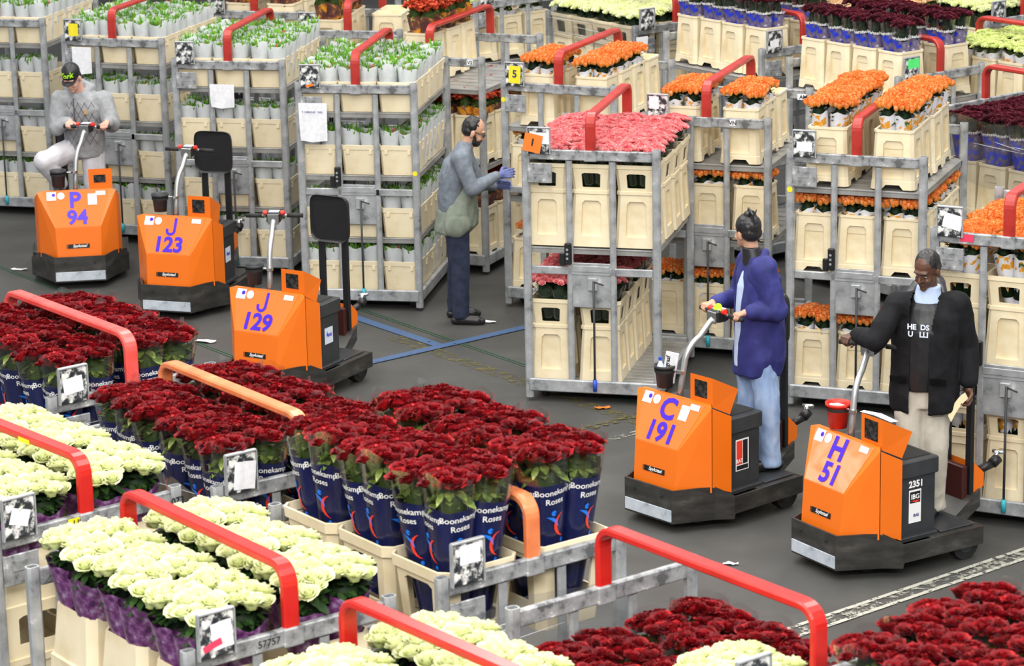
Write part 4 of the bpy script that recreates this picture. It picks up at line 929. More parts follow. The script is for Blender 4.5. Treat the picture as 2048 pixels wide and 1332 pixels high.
    k = MB(); q = [A + Vector((.006, 0, 0)) + up * .006, B_ - Vector((.006, 0, 0)) + up * .006, Cc - Vector((.012, 0, 0)) - up * .006, D + Vector((.012, 0, 0)) - up * .006]; k.add([tuple(p + nn * .002) for p in q], [(0, 1, 2, 3)])
    foil = part('number_foil', k, 'orange_gloss', t, label='glossy orange foil with blue letter and number')
    cen = (A + B_ + Cc + D) / 4
    part('truck_letter', text_on(letter, .205, frame_m(cen + up * .083 + nn * .0055 + Vector((-.01, 0, 0)), (1, 0, 0), up), .007), 'blue_text', foil)
    part('truck_number', text_on(number, .185, frame_m(cen - up * .082 + nn * .0055, (1, 0, 0), up), .0065, space=1.0), 'blue_text', foil)
    def stk(nm, u, vv, w, h, m, off=.0045, rd=False):
        o = cen + Vector((u, 0, 0)) + up * vv + nn * off; k = MB()
        if rd: k.add([tuple(o + Vector((w * math.cos(a * PI / 10), 0, 0)) + up * w * math.sin(a * PI / 10)) for a in range(20)], [tuple(range(20))])
        else: k.add([tuple(o + Vector((a * w / 2, 0, 0)) + up * b_ * h / 2) for a, b_ in ((-1, -1), (1, -1), (1, 1), (-1, 1))], [(0, 1, 2, 3)])
        return part(nm, k, m, foil)
    stk('square_sticker', -.225, .125, .085, .08, 'paper'); stk('sticker_dot', -.205, .135, .016, 0, 'blue_text', .006, True); stk('round_sticker', -.14, .125, .033, 0, 'paper', .0045, True); stk('green_ring', -.14, .125, .024, 0, 'whitesleeve', .0055, True)
    stk('small_sticker', .215, .137, .085, .04, 'paper')
    if letter in 'CP': stk('paper_sticker', .14, .082, .08, .105, 'whitesleeve')
    # maker's plate on the lower front
    e1 = Vector((1, 0, 0)); e2 = (Vector((0, yk, zk)) - Vector((0, yb, zb))).normalized(); n2 = e1.cross(e2); o_ = Vector((-.0, yb + (yk - yb) * .42, zb + (zk - zb) * .42)) + n2 * .003
    k = MB(); k.add([tuple(o_ + e1 * a * .095 + e2 * b_ * .019) for a, b_ in ((-1, -1), (1, -1), (1, 1), (-1, 1))], [(0, 1, 2, 3)]); npl = part('maker_plate', k, 'black', t)
    part('lettering', text_on('Spykstaal', .034, frame_m(o_ + n2 * .002 + e1 * .010, e1, e2), .0008, .35), 'white_text', npl)
    k = MB()
    for i in range(3): k.add([tuple(o_ + n2 * .001 + e1 * (-.108 + i * .011 + a * .003) + e2 * b_ * .019) for a, b_ in ((-1, -1), (1, -1), (1, 1), (-1, 1))], [(0, 1, 2, 3)])
    part('plate_stripes', k, 'black', npl)
    # battery box
    bw_, by0, by1, bz = g['bxw'] - .02, .375, g['bxy'] - .015, g['bxz']
    k = MB(); k.box(-bw_, bw_, sy + .05, by1, .2, bz - .0, .006); part('battery_box', k, 'darkgrey', t)
    k = MB(); k.box(-bw_ - .018, bw_ + .018, sy + .14, g['bxy'], bz - .105, bz + .006, .008); part('box_lid', k, 'darkgrey', t)
    k = MB(); k.box(-bw_ + .04, bw_ - .04, sy + .16, g['bxy'] - .03, bz + .006, bz + .010); part('lid_mat', k, 'rubber', t)
    k = MB(); k.box(-bw_ + .0, bw_ + .03, by0, by1, .215, .245, .004); part('box_foot', k, 'darkgrey', t)
    xs = bw_ + .0025; F = lambda yy, zz: frame_m((xs, yy, zz), (0, 1, 0), (0, 0, 1))
    def side(nm, yy, zz, w, h, m, par=None, off=0):
        k = MB(); k.add([(xs + off, yy - w / 2, zz - h / 2), (xs + off, yy + w / 2, zz - h / 2), (xs + off, yy + w / 2, zz + h / 2), (xs + off, yy - w / 2, zz + h / 2)], [(0, 1, 2, 3)]); return part(nm, k, m, par or t)
    if bat == 'BAT':
        s = side('battery_label', .52, .47, .125, .22, 'white_text'); side('red_field', .492, .487, .055, .165, 'logo_red', s, .001); side('black_field', .548, .487, .045, .165, 'black', s, .001); side('bottom_field', .52, .382, .11, .03, 'black', s, .001)
        part('lettering', text_on('BAT', .036, F(.492, .43), .001), 'white_text', s).location.x = .003
    elif bat == 'IBG':
        s = side('battery_label', .52, .435, .10, .22, 'white_text'); side('black_field', .52, .495, .085, .075, 'black', s, .001)
        part('lettering', text_on('IBG', .045, F(.52, .500), .0012), 'white_text', s).location.x = .003
        k = MB(); k.add([(xs + .002, .48, .474), (xs + .002, .56, .474), (xs + .002, .53, .459)], [(0, 1, 2)]); part('red_triangle', k, 'logo_red', s)
        part('lettering', text_on('BAE', .026, F(.53, .375), .0008), 'navy_text', s).location.x = .003
        n_ = part('fleet_number', text_on('2351', .06, F(.52, .585), .0025), 'white_text', t); n_.location.x = .003
    else:
        s = side('battery_label', .54, .47, .115, .13, 'whitesleeve'); part('lettering', text_on('BAE', .035, F(.55, .475), .0012), 'blue_text', s).location.x = .003
        k = MB(); k.add([(xs + .002, .50, .47), (xs + .002, .53, .47), (xs + .002, .52, .51)], [(0, 1, 2)]); part('ship_logo', k, 'logo_blue', s)
    # display box, a bent plate standing on the hood
    b = MB(); x0, x1, yy = .115, .325, .274; zt = 1.04
    b.add([(x0, yy, .84), (x1, yy, .84), (x1, yy - .0, zt), (x0, yy, zt), (x0, yy + .10, .84), (x1 + .0, yy + .16, .76), (x1 - .012, yy + .252, .916), (x0, yy + .20, .93)], [(0, 1, 2, 3), (1, 5, 6, 2), (3, 2, 6, 7), (0, 3, 7, 4), (4, 7, 6, 5)])
    bx = part('display_box', b, 'orange', t)
    k = MB(); w_, h_ = screen; cx, cz = (x0 + x1) / 2 - .005, .95; k.box(cx - w_ * .75, cx + w_ * .75, yy - .004, yy + .001, cz - h_ / 2, cz + h_ / 2); part('display', k, 'lcd', bx)
    # steering column, turned about its foot
    S = Matrix.Translation((-.01, .29, -.06)) @ Matrix.Rotation(R(steer), 4, 'Z') @ Matrix.Translation((.01, -.29, 0))
    pts = [(-.01, .29, .84), (-.01, .31, 1.0), (-.01, .345, 1.16)]
    for q in range(1, 6): a = q / 5 * 1.0; pts.append((-.01, .345 + .13 * (1 - math.cos(a)) * 1.3 + .01 * q, 1.16 + .13 * math.sin(a) * 1.25))
    pts += [(-.01, .55, 1.375), (-.01, .60, 1.415)]
    k = MB(); k.tube(pts, .021, 14); part('steering_column', k.xf(S), 'pole', t, True)
    k = MB(); k.tube([(-.01, .30, 1.005), (-.01, .302, 1.025)], .028, 14); k.tube([(-.03, .30, 1.015), (-.075, .30, 1.015)], .008, 8); part('clamp', k, 'chrome', t)
    k = MB(); k.box(-.065, .045, .575, .68, 1.375, 1.46, .012); hd = part('steering_head', k.xf(S), 'black', t)
    k = MB(); k.box(-.055, .035, .565, .577, 1.37, 1.45, .003); part('head_plate', k.xf(S), 'chrome', hd)
    k = MB(); k.box(-.05, .03, .60, .665, 1.46, 1.464); part('display', k.xf(S), 'whitesleeve', hd)
    for s in (-1, 1):
        k = MB(); k.tube([(-.01 + s * .055, .62, 1.45), (-.01 + s * .085, .62, 1.455)], .018, 10); part('red_button', k.xf(S), 'redplastic', hd)
        k = MB(); k.tube([(-.01 + s * .055, .635, 1.43), (-.01 + s * .12, .645, 1.425)], .011, 10); gp = part('handlebar', k.xf(S), 'pole', t, True)
        k = MB(); k.tube([(-.01 + s * .10, .64, 1.427), (-.01 + s * .225, .655, 1.422)], .017, 12); part('hand_grip', k.xf(S), 'rubber', gp, True)
    GRIP[t.name] = [Matrix.Translation(t.location) @ Matrix.Rotation(t.rotation_euler.z, 4, 'Z') @ S @ Vector((-.01 + s * .17, .648, 1.425)) for s in (-1, 1)] + [(Matrix.Rotation(t.rotation_euler.z + R(steer), 3, 'Z') @ Vector((0, -1, 0)))]
    # backrest
    for s in (-1, 1):
        k = MB(); k.box(s * .11 - .028, s * .11 + .028, 1.17, 1.20, .23, 1.12, .004); part('backrest_post', k, 'black', t)
    k = MB(); v = []
    rings = []
    for (yy, q) in ((1.135, .94), (1.12, 1.0), (1.145, 1.0), (1.17, .96)):
        ring = []
        for i in range(28):
            a = 2 * PI * i / 28; ca, sa = math.cos(a), math.sin(a); ex = .35
            px = .178 * q * math.copysign(abs(ca) ** ex, ca); pz = .19 * q * math.copysign(abs(sa) ** ex, sa); ring.append((px, yy + .25 * px * px, 1.245 + pz))
        rings.append(ring)
    rings = [rings[0], rings[1], rings[2], rings[3]]; k.loft(rings, True, True); part('backrest_pad', k, 'black', t)
    # rear bracket and tow coupling
    k = MB(); k.add([(-.2, ye - .04, .222), (.2, ye - .04, .222), (.16, 1.24, .36), (-.16, 1.24, .36), (-.2, ye - .04, .12), (.2, ye - .04, .12), (.16, 1.24, .24), (-.16, 1.24, .24)], [(0, 1, 2, 3), (7, 6, 5, 4), (1, 5, 6, 2), (3, 7, 4, 0), (2, 6, 7, 3), (0, 4, 5, 1)]); part('rear_bracket', k, 'bumper', t)
    k = MB(); k.add([(-.14, 1.20, .33), (.14, 1.20, .33), (.14, 1.285, .37), (-.14, 1.285, .37), (-.14, 1.20, .54), (.14, 1.20, .54), (.14, 1.285, .46), (-.14, 1.285, .46)], [(3, 2, 1, 0), (4, 5, 6, 7), (0, 1, 5, 4), (1, 2, 6, 5), (2, 3, 7, 6), (3, 0, 4, 7)]); part('coupling_housing', k, 'orange', t)
    k = MB(); k.box(-.13, .12, 1.12, 1.165, .24, .52, .006); part('housing_inside', k, 'housing_dark', t)  # dark panel, its colour standing for the shade inside the open housing
    k = MB(); k.tube([(.08, 1.29, .46), (.10, 1.40, .49)], .028, 12); k.tube([(.10, 1.39, .49), (.10, 1.44, .52)], .036, 12); cp = part('tow_coupling', k, 'black', t, True)
    k = MB(); k.tube([(.095, 1.42, .51), (.095, 1.44, .57)], .02, 12); k.tube([(.06, 1.43, .56), (.14, 1.45, .565)], .013, 10); part('coupling_handle', k, 'chrome', cp, True)
    for (xx, yy, r) in ((W2 - .09, .93, .105), (-W2 + .09, .93, .105)):
        k = MB(); k.tube([(xx - .035, yy, r), (xx + .035, yy, r)], r, 28); w = part('wheel', k, 'rubber', t); 
        k = MB(); k.tube([(xx - .037, yy, r), (xx + .037, yy, r)], r * .55, 20); part('wheel_hub', k, 'darkgrey', w)
    k = MB(); k.tube([(.15, .27, .085), (.21, .27, .085)], .085, 24); part('drive_wheel', k, 'rubber', t)
    return t
TP = tug(-3.877, 25.503, 7.7, 'orange tow truck marked P 94, ridden by the person in a cap', 'P', '94', screen=(.07, .07), steer=-22)
TJ = tug(-2.97, 24.348, -17.6, 'empty orange tow truck marked J 123', 'J', '123', 'BAE')
TK = tug(-2.01, 21.656, -30.2, 'empty orange tow truck marked J 129, nearest of the empty ones', 'J', '129', 'BAE', steer=25)
TC = tug(.901, 18.558, -48.9, 'orange tow truck marked C 191, ridden by the person in blue', 'C', '191', 'BAT', steer=-7)
TH_ = tug(1.909, 17.599, -58.0, 'orange tow truck marked H 51, ridden by the man in black', 'H', '51', 'IBG', screen=(.085, .13), steer=30)
def tw(t, p): return Matrix.Translation(t.location) @ Matrix.Rotation(t.rotation_euler.z, 4, 'Z') @ Vector(p)
def waste(t, col, label, r=.072, h=.155):
    k = MB(); k.lathe([(r * .74, 0), (r * .95, h - .02), (r * 1.04, h - .018), (r * 1.06, h), (r * .98, h), (r * .9, h - .03), (r * .72, .01)], 24, cap0=True, cap1=True)
    p = tw(t, (-.155, .30, 1.02 - h + .02)); o = put('waste_bucket', k.mesh('waste_bucket', col, True), None, p, (0, 0, t.rotation_euler.z)); tag(o, label, 'bucket')
    k = MB(); k.lathe([(r * .985, h - .05), (r * 1.0, h - .03)], 24); part('strap', k, 'rubber', o); return o
waste(TP, 'greybin', 'dark grey bucket clamped to the column of truck P 94'); waste(TJ, 'greybin', 'dark grey bucket on the farther empty truck, below its tulip trolley')
waste(TK, 'greybin', 'dark grey bucket on the nearest empty truck'); wb = waste(TC, 'greybin', 'dark grey bucket with bottle and newspaper, on truck C 191'); wr_ = waste(TH_, 'redplastic', 'bright red bucket clamped to the column of truck H 51', .08, .165)
p = wb.location
k = MB(); k.lathe([(.022, 0), (.024, .01), (.024, .10), (.012, .125), (.011, .14)], 14, cap0=True); o = put('water_bottle', k.mesh('water_bottle', 'whitesleeve', True), None, (p.x - .03, p.y - .01, p.z + .05)); tag(o, 'small water bottle with blue cap in the dark bucket of truck C 191', 'bottle')
k = MB(); k.lathe([(.013, .138), (.013, .16)], 12, cap0=True, cap1=True); part('bottle_cap', k, 'blueplastic', o); k = MB(); k.lathe([(.0245, .04), (.0245, .085)], 14); part('bottle_label', k, 'blueplastic', o)
k = MB(); k.box(-.045, .045, -.008, .008, 0, .22, .003); o = put('newspaper', k.mesh('newspaper', 'paper'), None, (p.x + .02, p.y, p.z + .03), (.1, .18, R(-15))); tag(o, 'folded newspaper standing in the dark bucket of truck C 191', 'newspaper')
part('headline', text_on('Telegraaf', .04, frame_m((-.02, -.0095, .12), (0, 0, 1), (-1, 0, 0)), .001), 'black', o); k = MB(); k.add([(0, -.009, .05), (.035, -.009, .05), (.035, -.009, .13), (0, -.009, .13)], [(0, 1, 2, 3)]); part('photo', k, 'kraft', o)
p = wr_.location
k = MB(); k.add([(-.06, -.04, 0), (.05, -.05, .01), (.06, .04, 0), (-.05, .05, .015), (0, 0, .03)], [(0, 1, 4), (1, 2, 4), (2, 3, 4), (3, 0, 4)]); o = put('crumpled_paper', k.mesh('crumpled_paper', 'paper'), None, (p.x, p.y, p.z + .13)); tag(o, 'crumpled pale paper in the bright red bucket', 'paper')
# torn paper lying on the display box of H 51
k = MB(); k.add([(-.13, -.02, 0), (-.02, -.03, .01), (.10, -.02, -.005), (.13, .02, 0), (.0, .03, .012), (-.12, .015, .004)], [(0, 1, 5), (1, 4, 5), (1, 2, 4), (2, 3, 4)])
o = put('paper_strip', k.mesh('paper_strip', 'paper'), None, tw(TH_, (.22, .33, 1.03)), (0, .12, TH_.rotation_euler.z + .35)); tag(o, 'torn white paper lying on the display box of truck H 51', 'paper')
# scraps on the floor
def scrap(x, y, L, w, rz, label, m='paper'):
    rg = random.Random(int(abs(x * 100))); n = 6; v = []
    for i in range(n + 1):
        for s in (-1, 1): v.append(((i / n - .5) * L, s * w / 2 * (.5 + .5 * math.sin(PI * (i + .6) / (n + 1))) + rg.uniform(-.008, .008), .006 + abs(rg.uniform(0, .012))))
    k = MB(); k.add(v, [(2 * i, 2 * i + 2, 2 * i + 3, 2 * i + 1) for i in range(n)]); o = put('paper_scrap', k.mesh('paper_scrap', m), None, (x, y, .002), (0, 0, rz)); tag(o, label, 'paper scrap')
scrap(-4.56, 26.26, .16, .05, -.1, 'cream paper scrap on the floor left of truck P 94'); scrap(-3.24, 24.44, .10, .06, .3, 'white scrap on the floor by the near corner of truck J 123')
scrap(-3.84, 24.83, .16, .06, .8, 'curled pale paper on the floor behind the upper left rose trolley'); scrap(-2.57, 23.55, .18, .07, -.4, 'cream paper scrap on the floor right of the upper left rose trolley')
scrap(-.20, 24.0, .14, .045, -.2, 'pale paper strip on the floor beside the bearded man'); scrap(0.0, 21.26, .20, .05, -.05, 'long white paper scrap on the floor in front of the pink rose trolley')
scrap(1.38, 17.75, .10, .04, -.1, 'small flattened white scrap on the floor in front of truck H 51'); scrap(.68, 21.35, .12, .06, .2, 'orange card piece lying at the foot of the pink rose trolley', 'orange_card')

# ---------------------------------------------------------------- people
def cap_geo(b, p0, p1, r0, r1, n=14):
    p0, p1 = Vector(p0), Vector(p1); t = (p1 - p0); L = t.length; t = t.normalized() if L > 1e-6 else Vector((0, 0, 1))
    u = t.cross(Vector((0, 0, 1)) if abs(t.z) < .9 else Vector((1, 0, 0))).normalized(); w = t.cross(u); rings = []
    for k in range(1, 6): a = PI / 2 * k / 5; rings.append((p0 - t * r0 * math.cos(a), r0 * math.sin(a)))
    for k in range(0, 5): a = PI / 2 * k / 5; rings.append((p1 + t * r1 * math.sin(a), r1 * math.cos(a)))
    b.loft([[tuple(c + (u * math.cos(2 * PI * i / n) + w * math.sin(2 * PI * i / n)) * r) for i in range(n)] for c, r in rings], True, True)
def ell_geo(b, c, m3, n=14):
    """ellipsoid; m3 = three axis vectors with their lengths"""
    rings = []
    for j in range(1, 10):
        a = PI * j / 10; rings.append([tuple(Vector(c) + m3[0] * math.sin(a) * math.cos(2 * PI * i / n) + m3[1] * math.sin(a) * math.sin(2 * PI * i / n) + m3[2] * -math.cos(a)) for i in range(n)])
    b.loft(rings, True, True)
def blob(name, mb, mat, parent, vox=.008, smooth=6, fold=0.0, fscale=9.0, seed=0, stretch=(1, 1, .6)):
    """closed shapes fused into one continuous smooth surface"""
    me = bpy.data.meshes.new(name); me.from_pydata(mb.v, [], mb.f); o = bpy.data.objects.new(name, me); C.objects.link(o)
    m = o.modifiers.new('r', 'REMESH'); m.mode = 'VOXEL'; m.voxel_size = vox
    s = o.modifiers.new('s', 'SMOOTH'); s.iterations = smooth; s.factor = .5
    bpy.context.view_layer.update()
    nm = bpy.data.meshes.new_from_object(o.evaluated_get(bpy.context.evaluated_depsgraph_get())); bpy.data.objects.remove(o)
    if fold:
        n = len(nm.vertices); co = np.empty(n * 3); nm.vertices.foreach_get('co', co); no = np.empty(n * 3); nm.vertices.foreach_get('normal', no); co = co.reshape(-1, 3); no = no.reshape(-1, 3)
        for i in range(n):
            q = Vector((co[i][0] * stretch[0], co[i][1] * stretch[1], co[i][2] * stretch[2])) * fscale
            d = noise.noise(q + Vector((seed, 0, 0))); d2 = 1 - abs(noise.noise(q * 1.7 + Vector((0, seed, 3)))) * 2; co[i] += no[i] * fold * (d * .8 + d2 * .5)
        nm.vertices.foreach_set('co', co.reshape(-1))
    nm.materials.clear(); nm.materials.append(MT[mat]); nm.name = name; nm.shade_smooth(); return put(name, nm, parent)
class Body:
    def __init__(s, root, fa, sc=1.0):
        s.root = root; s.F = Vector((math.cos(fa), math.sin(fa), 0)); s.S = Vector((-math.sin(fa), math.cos(fa), 0)); s.U = Vector((0, 0, 1)); s.sc = sc
    def axes(s, turn=0, tilt=0, roll=0):
        m = Matrix.Rotation(turn, 3, 'Z'); f = m @ s.F; l = m @ s.S; u = s.U.copy()
        q = Matrix.Rotation(tilt, 3, l); f = q @ f; u = q @ u; q = Matrix.Rotation(roll, 3, f); return f, q @ l, q @ u
def torso(b, rings, F, S, n=20):
    """rings: (centre, half depth, half width)"""
    b.loft([[tuple(Vector(c) + F * d * math.cos(2 * PI * i / n) + S * w * math.sin(2 * PI * i / n)) for i in range(n)] for c, d, w in rings], True, True)
def hand_geo(b, wrist, d, nrm, thumb, curl=(.5, .6, .5), sc=1.0, spread=.1):
    """wrist point, direction to the fingers, palm normal (the way fingers bend), thumb side"""
    d = d.normalized(); nrm = (nrm - d * nrm.dot(d)).normalized(); x = d.cross(nrm) ; x = x if x.dot(thumb) > 0 else -x
    W_ = Vector(wrist); pc = W_ + d * .048 * sc
    cap_geo(b, W_, W_ + d * .02 * sc, .026 * sc, .028 * sc)
    for k in (-1.15, -.4, .35, 1.1): cap_geo(b, W_ + d * .02 * sc + x * k * .012 * sc, W_ + d * .086 * sc + x * k * .026 * sc, .015 * sc, .0125 * sc, 10)
    for k, (off, L) in enumerate(((1.25, .072), (.42, .082), (-.42, .076), (-1.25, .060))):
        p = W_ + d * .086 * sc + x * off * .0235 * sc; base = (d + x * spread * off * .5).normalized(); ang = 0.0; r = [.0098, .0088, .0078, .0068]
        for j, sg in enumerate((.44, .31, .25)):
            ang += curl[j] + .03 * k; dr = base * math.cos(ang) + nrm * math.sin(ang); q = p + dr * L * sg * sc
            cap_geo(b, p, q, r[j] * sc, r[j + 1] * sc, 10); p = q
    t0 = W_ + d * .022 * sc + x * .026 * sc; t1 = t0 + (d * .55 + x * .62 + nrm * .35).normalized() * .040 * sc; t2 = t1 + (d * .75 + x * .12 + nrm * .6).normalized() * .032 * sc; t3 = t2 + (d * .7 - x * .15 + nrm * .6).normalized() * .024 * sc
    cap_geo(b, t0 - x * .01 * sc, t1, .016 * sc, .0125 * sc, 10); cap_geo(b, t1, t2, .0118 * sc, .0105 * sc, 10); cap_geo(b, t2, t3, .0102 * sc, .0088 * sc, 10)
def head_geo(b, c, ax, sc=1.0, nose=1.0):
    f, l, u = ax; P = lambda a, s, h: Vector(c) + (f * a + l * s + u * h) * sc
    E_ = lambda a, s, h, ra, rs, rh: ell_geo(b, P(a, s, h), (f * ra * sc, l * rs * sc, u * rh * sc))
    E_(-.012, 0, .022, .096, .076, .094); E_(.022, 0, -.035, .070, .060, .078); E_(.040, 0, -.078, .046, .046, .038); E_(.070, 0, -.104, .022, .024, .020)
    E_(.074, 0, .018, .022, .052, .014); E_(.062, .033, -.045, .026, .022, .022); E_(.062, -.033, -.045, .026, .022, .022)
    cap_geo(b, P(.088, 0, .004), P(.110 * (1 if nose == 1 else nose), 0, -.036), .0075 * sc, .0125 * sc, 10); E_(.098, .011, -.040, .010, .008, .007); E_(.098, -.011, -.040, .010, .008, .007)
    E_(.086, 0, -.066, .013, .025, .0065); E_(.084, 0, -.077, .013, .021, .0075)
    for s_ in (-1, 1): E_(-.006, s_ * .079, -.022, .019, .010, .032); E_(-.012, s_ * .072, -.045, .012, .010, .012)
    return P
def face_bits(parent, P, ax, sc, brow='hair', lids='skin'):
    f, l, u = ax
    k = MB()
    for s_ in (-1, 1): ell_geo(k, P(.0780, s_ * .031, -.010), (f * .004 * sc, l * .009 * sc, u * .003 * sc), 10)
    w = part('eye_white', k, 'white_text', parent, True); k = MB()
    for s_ in (-1, 1): ell_geo(k, P(.0815, s_ * .031, -.011), (f * .0045 * sc, l * .006 * sc, u * .005 * sc), 10)
    part('iris', k, 'black', w, True); k = MB()
    for s_ in (-1, 1): cap_geo(k, P(.092, s_ * .018, .016), P(.083, s_ * .045, .018), .0045 * sc, .003 * sc, 8)
    part('eyebrow', k, brow, parent, True)
def sub(a, b): return Vector(a) - Vector(b)
def limb(b, pts, rads):
    for i in range(len(pts) - 1): cap_geo(b, pts[i], pts[i + 1], rads[i], rads[i + 1])
def shoe(b, ankle, toe, w=.045, ground=None):
    a = Vector(ankle); t = Vector(toe); g = (min(a.z, t.z) if ground is None else ground); d = Vector((t.x - a.x, t.y - a.y, 0)).normalized()
    heel = Vector((a.x, a.y, g + .034)) - d * .045
    cap_geo(b, heel, Vector((a.x, a.y, g + .04)) + d * .05, .036, .042); cap_geo(b, Vector((a.x, a.y, g + .04)) + d * .05, Vector((a.x, a.y, g + .032)) + d * .15, .043, .044); cap_geo(b, Vector((a.x, a.y, g + .032)) + d * .15, Vector((a.x, a.y, g + .028)) + d * .19, .043, .03)
    cap_geo(b, Vector((a.x, a.y, g + .04)), Vector((a.x, a.y, g + .12)), .042, .045)
V = lambda *a: Vector(a)

def person_bearded():
    root = empty('person', (-.42, 24.08, 0)); tag(root, 'bald-topped bearded person in blue-grey sweater and sage apron, reaching into the trolley', 'person')
    B = Body(root, 0.1); F, S, U = B.F, B.S, B.U
    ax = B.axes(-.05, .42); hc = V(.135, 0, 1.655)
    shN, shF = V(.02, -.19, 1.455), V(.04, .19, 1.44); elN, elF = V(.11, -.23, 1.20), V(.16, .24, 1.15); wrN, wrF = V(.335, -.10, 1.285), V(.30, .16, 1.14)
    b = MB(); P = head_geo(b, hc, ax); cap_geo(b, V(.05, 0, 1.46), V(.10, 0, 1.60), .062, .055)
    torso(b, [(V(-.02, 0, .90), .10, .15), (V(-.01, 0, 1.1), .09, .14), (V(0, 0, 1.35), .10, .17), (V(.03, 0, 1.48), .06, .10)], F, S)
    limb(b, [shN, elN, wrN], [.045, .035, .028]); limb(b, [shF, elF, wrF], [.045, .035, .028])
    body = blob('body', b, 'skin_tan', root, .006, 3)
    face_bits(body, P, ax, 1)
    f, l, u = ax
    k = MB(); ell_geo(k, P(-.026, 0, .030), (f * .088, l * .081, u * .088)); ell_geo(k, P(-.045, 0, -.015), (f * .058, l * .079, u * .055)); blob('hair', k, 'hair', body, .006, 3, .003, 40)
    k = MB(); ell_geo(k, P(.045, 0, -.088), (f * .052, l * .054, u * .040)); cap_geo(k, P(.02, .056, -.03), P(.035, .05, -.08), .012, .02); cap_geo(k, P(.02, -.056, -.03), P(.035, -.05, -.08), .012, .02); cap_geo(k, P(.09, .02, -.058), P(.09, -.02, -.058), .008, .008); blob('beard', k, 'hair', body, .005, 2, .002, 50)
    k = MB()
    for s_ in (-1, 1):
        k.tube([tuple(P(.100 - .004 * abs(math.cos(a * PI / 8)), s_ * .032 + .024 * math.cos(a * PI / 8), -.010 + .016 * math.sin(a * PI / 8))) for a in range(17)], .003, 6); k.tube([tuple(P(.098, s_ * .056, -.004)), tuple(P(.0, s_ * .079, .004))], .0035, 6)
    k.tube([tuple(P(.100, .008, -.006)), tuple(P(.100, -.008, -.006))], .003, 6); part('glasses', k, 'black', body)
    # sweater
    k = MB(); torso(k, [(V(-.055, 0, .98), .125, .17), (V(-.055, 0, 1.12), .128, .175), (V(-.03, 0, 1.28), .135, .19), (V(.0, 0, 1.40), .125, .20), (V(.03, 0, 1.475), .085, .14), (V(.06, 0, 1.54), .066, .075), (V(.075, 0, 1.565), .064, .066)], F, S)
    limb(k, [V(.02, -.15, 1.43), shN, elN, wrN + V(-.02, 0, -.004)], [.09, .075, .062, .042]); limb(k, [V(.04, .15, 1.42), shF, elF, wrF], [.09, .075, .062, .042])
    sw = blob('sweater', k, 'bluegrey', root, .009, 6, .010, 8, 1)
    # gloves with five fingers
    k = MB(); hand_geo(k, wrN, V(.9, .25, .12), V(.2, 1, -.3), U, (.25, .4, .3), 1.05); blob('glove', k, 'glove', root, .0045, 2)
    k = MB(); hand_geo(k, wrF, V(.95, -.1, .1), V(.0, -1, -.2), U, (.35, .5, .4), 1.05); blob('glove', k, 'glove', root, .0045, 2)
    # apron and trousers, shoes
    k = MB(); torso(k, [(V(-.055, 0, .80), .158, .19), (V(-.03, 0, .86), .185, .21), (V(-.02, 0, .98), .178, .205), (V(.0, -.0, 1.08), .142, .185), (V(.03, 0, 1.16), .10, .15), (V(.06, 0, 1.24), .05, .08)], F, S); ell_geo(k, V(-.02, -.18, .88), (V(.11, 0, 0), V(0, .05, 0), V(0, 0, .10)))
    blob('apron', k, 'apron', root, .009, 4, .020, 6, 4)
    k = MB(); torso(k, [(V(-.03, 0, .78), .115, .155), (V(-.03, 0, .92), .12, .165), (V(-.03, 0, 1.0), .11, .15)], F, S)
    limb(k, [V(-.03, -.085, .86), V(-.005, -.10, .50), V(-.015, -.11, .10)], [.108, .078, .066]); limb(k, [V(-.03, .085, .86), V(-.04, .10, .50), V(-.06, .13, .10)], [.108, .078, .066])
    for a in (V(-.015, -.11, .06), V(-.06, .13, .06)): torso(k, [(a, .066, .062), (a + V(0, 0, .1), .072, .066)], F, S)
    blob('trousers', k, 'navycloth', root, .009, 5, .010, 8, 2)
    for a, t in ((V(-.02, -.11, 0), V(.15, -.13, 0)), (V(-.06, .13, 0), V(.1, .14, 0))):
        k = MB(); shoe(k, a, t, ground=0); blob('shoe', k, 'shoe', root, .006, 3)
def grip_hand(k, grip, bar, root_loc, elbow, fwd, sc=1.0):
    """a hand closed around a bar: returns the wrist"""
    g = grip - root_loc; e = Vector(elbow); bar = bar.normalized(); d = (g - e).normalized() * .35 + fwd * .8; d.z *= .4; d.normalize()
    wrist = g - d * .088 * sc + U_ * .030 * sc
    hand_geo(k, wrist, d - U_ * .06, -U_, bar, (.9, 1.25, .9), sc, .02); return wrist
U_ = Vector((0, 0, 1))
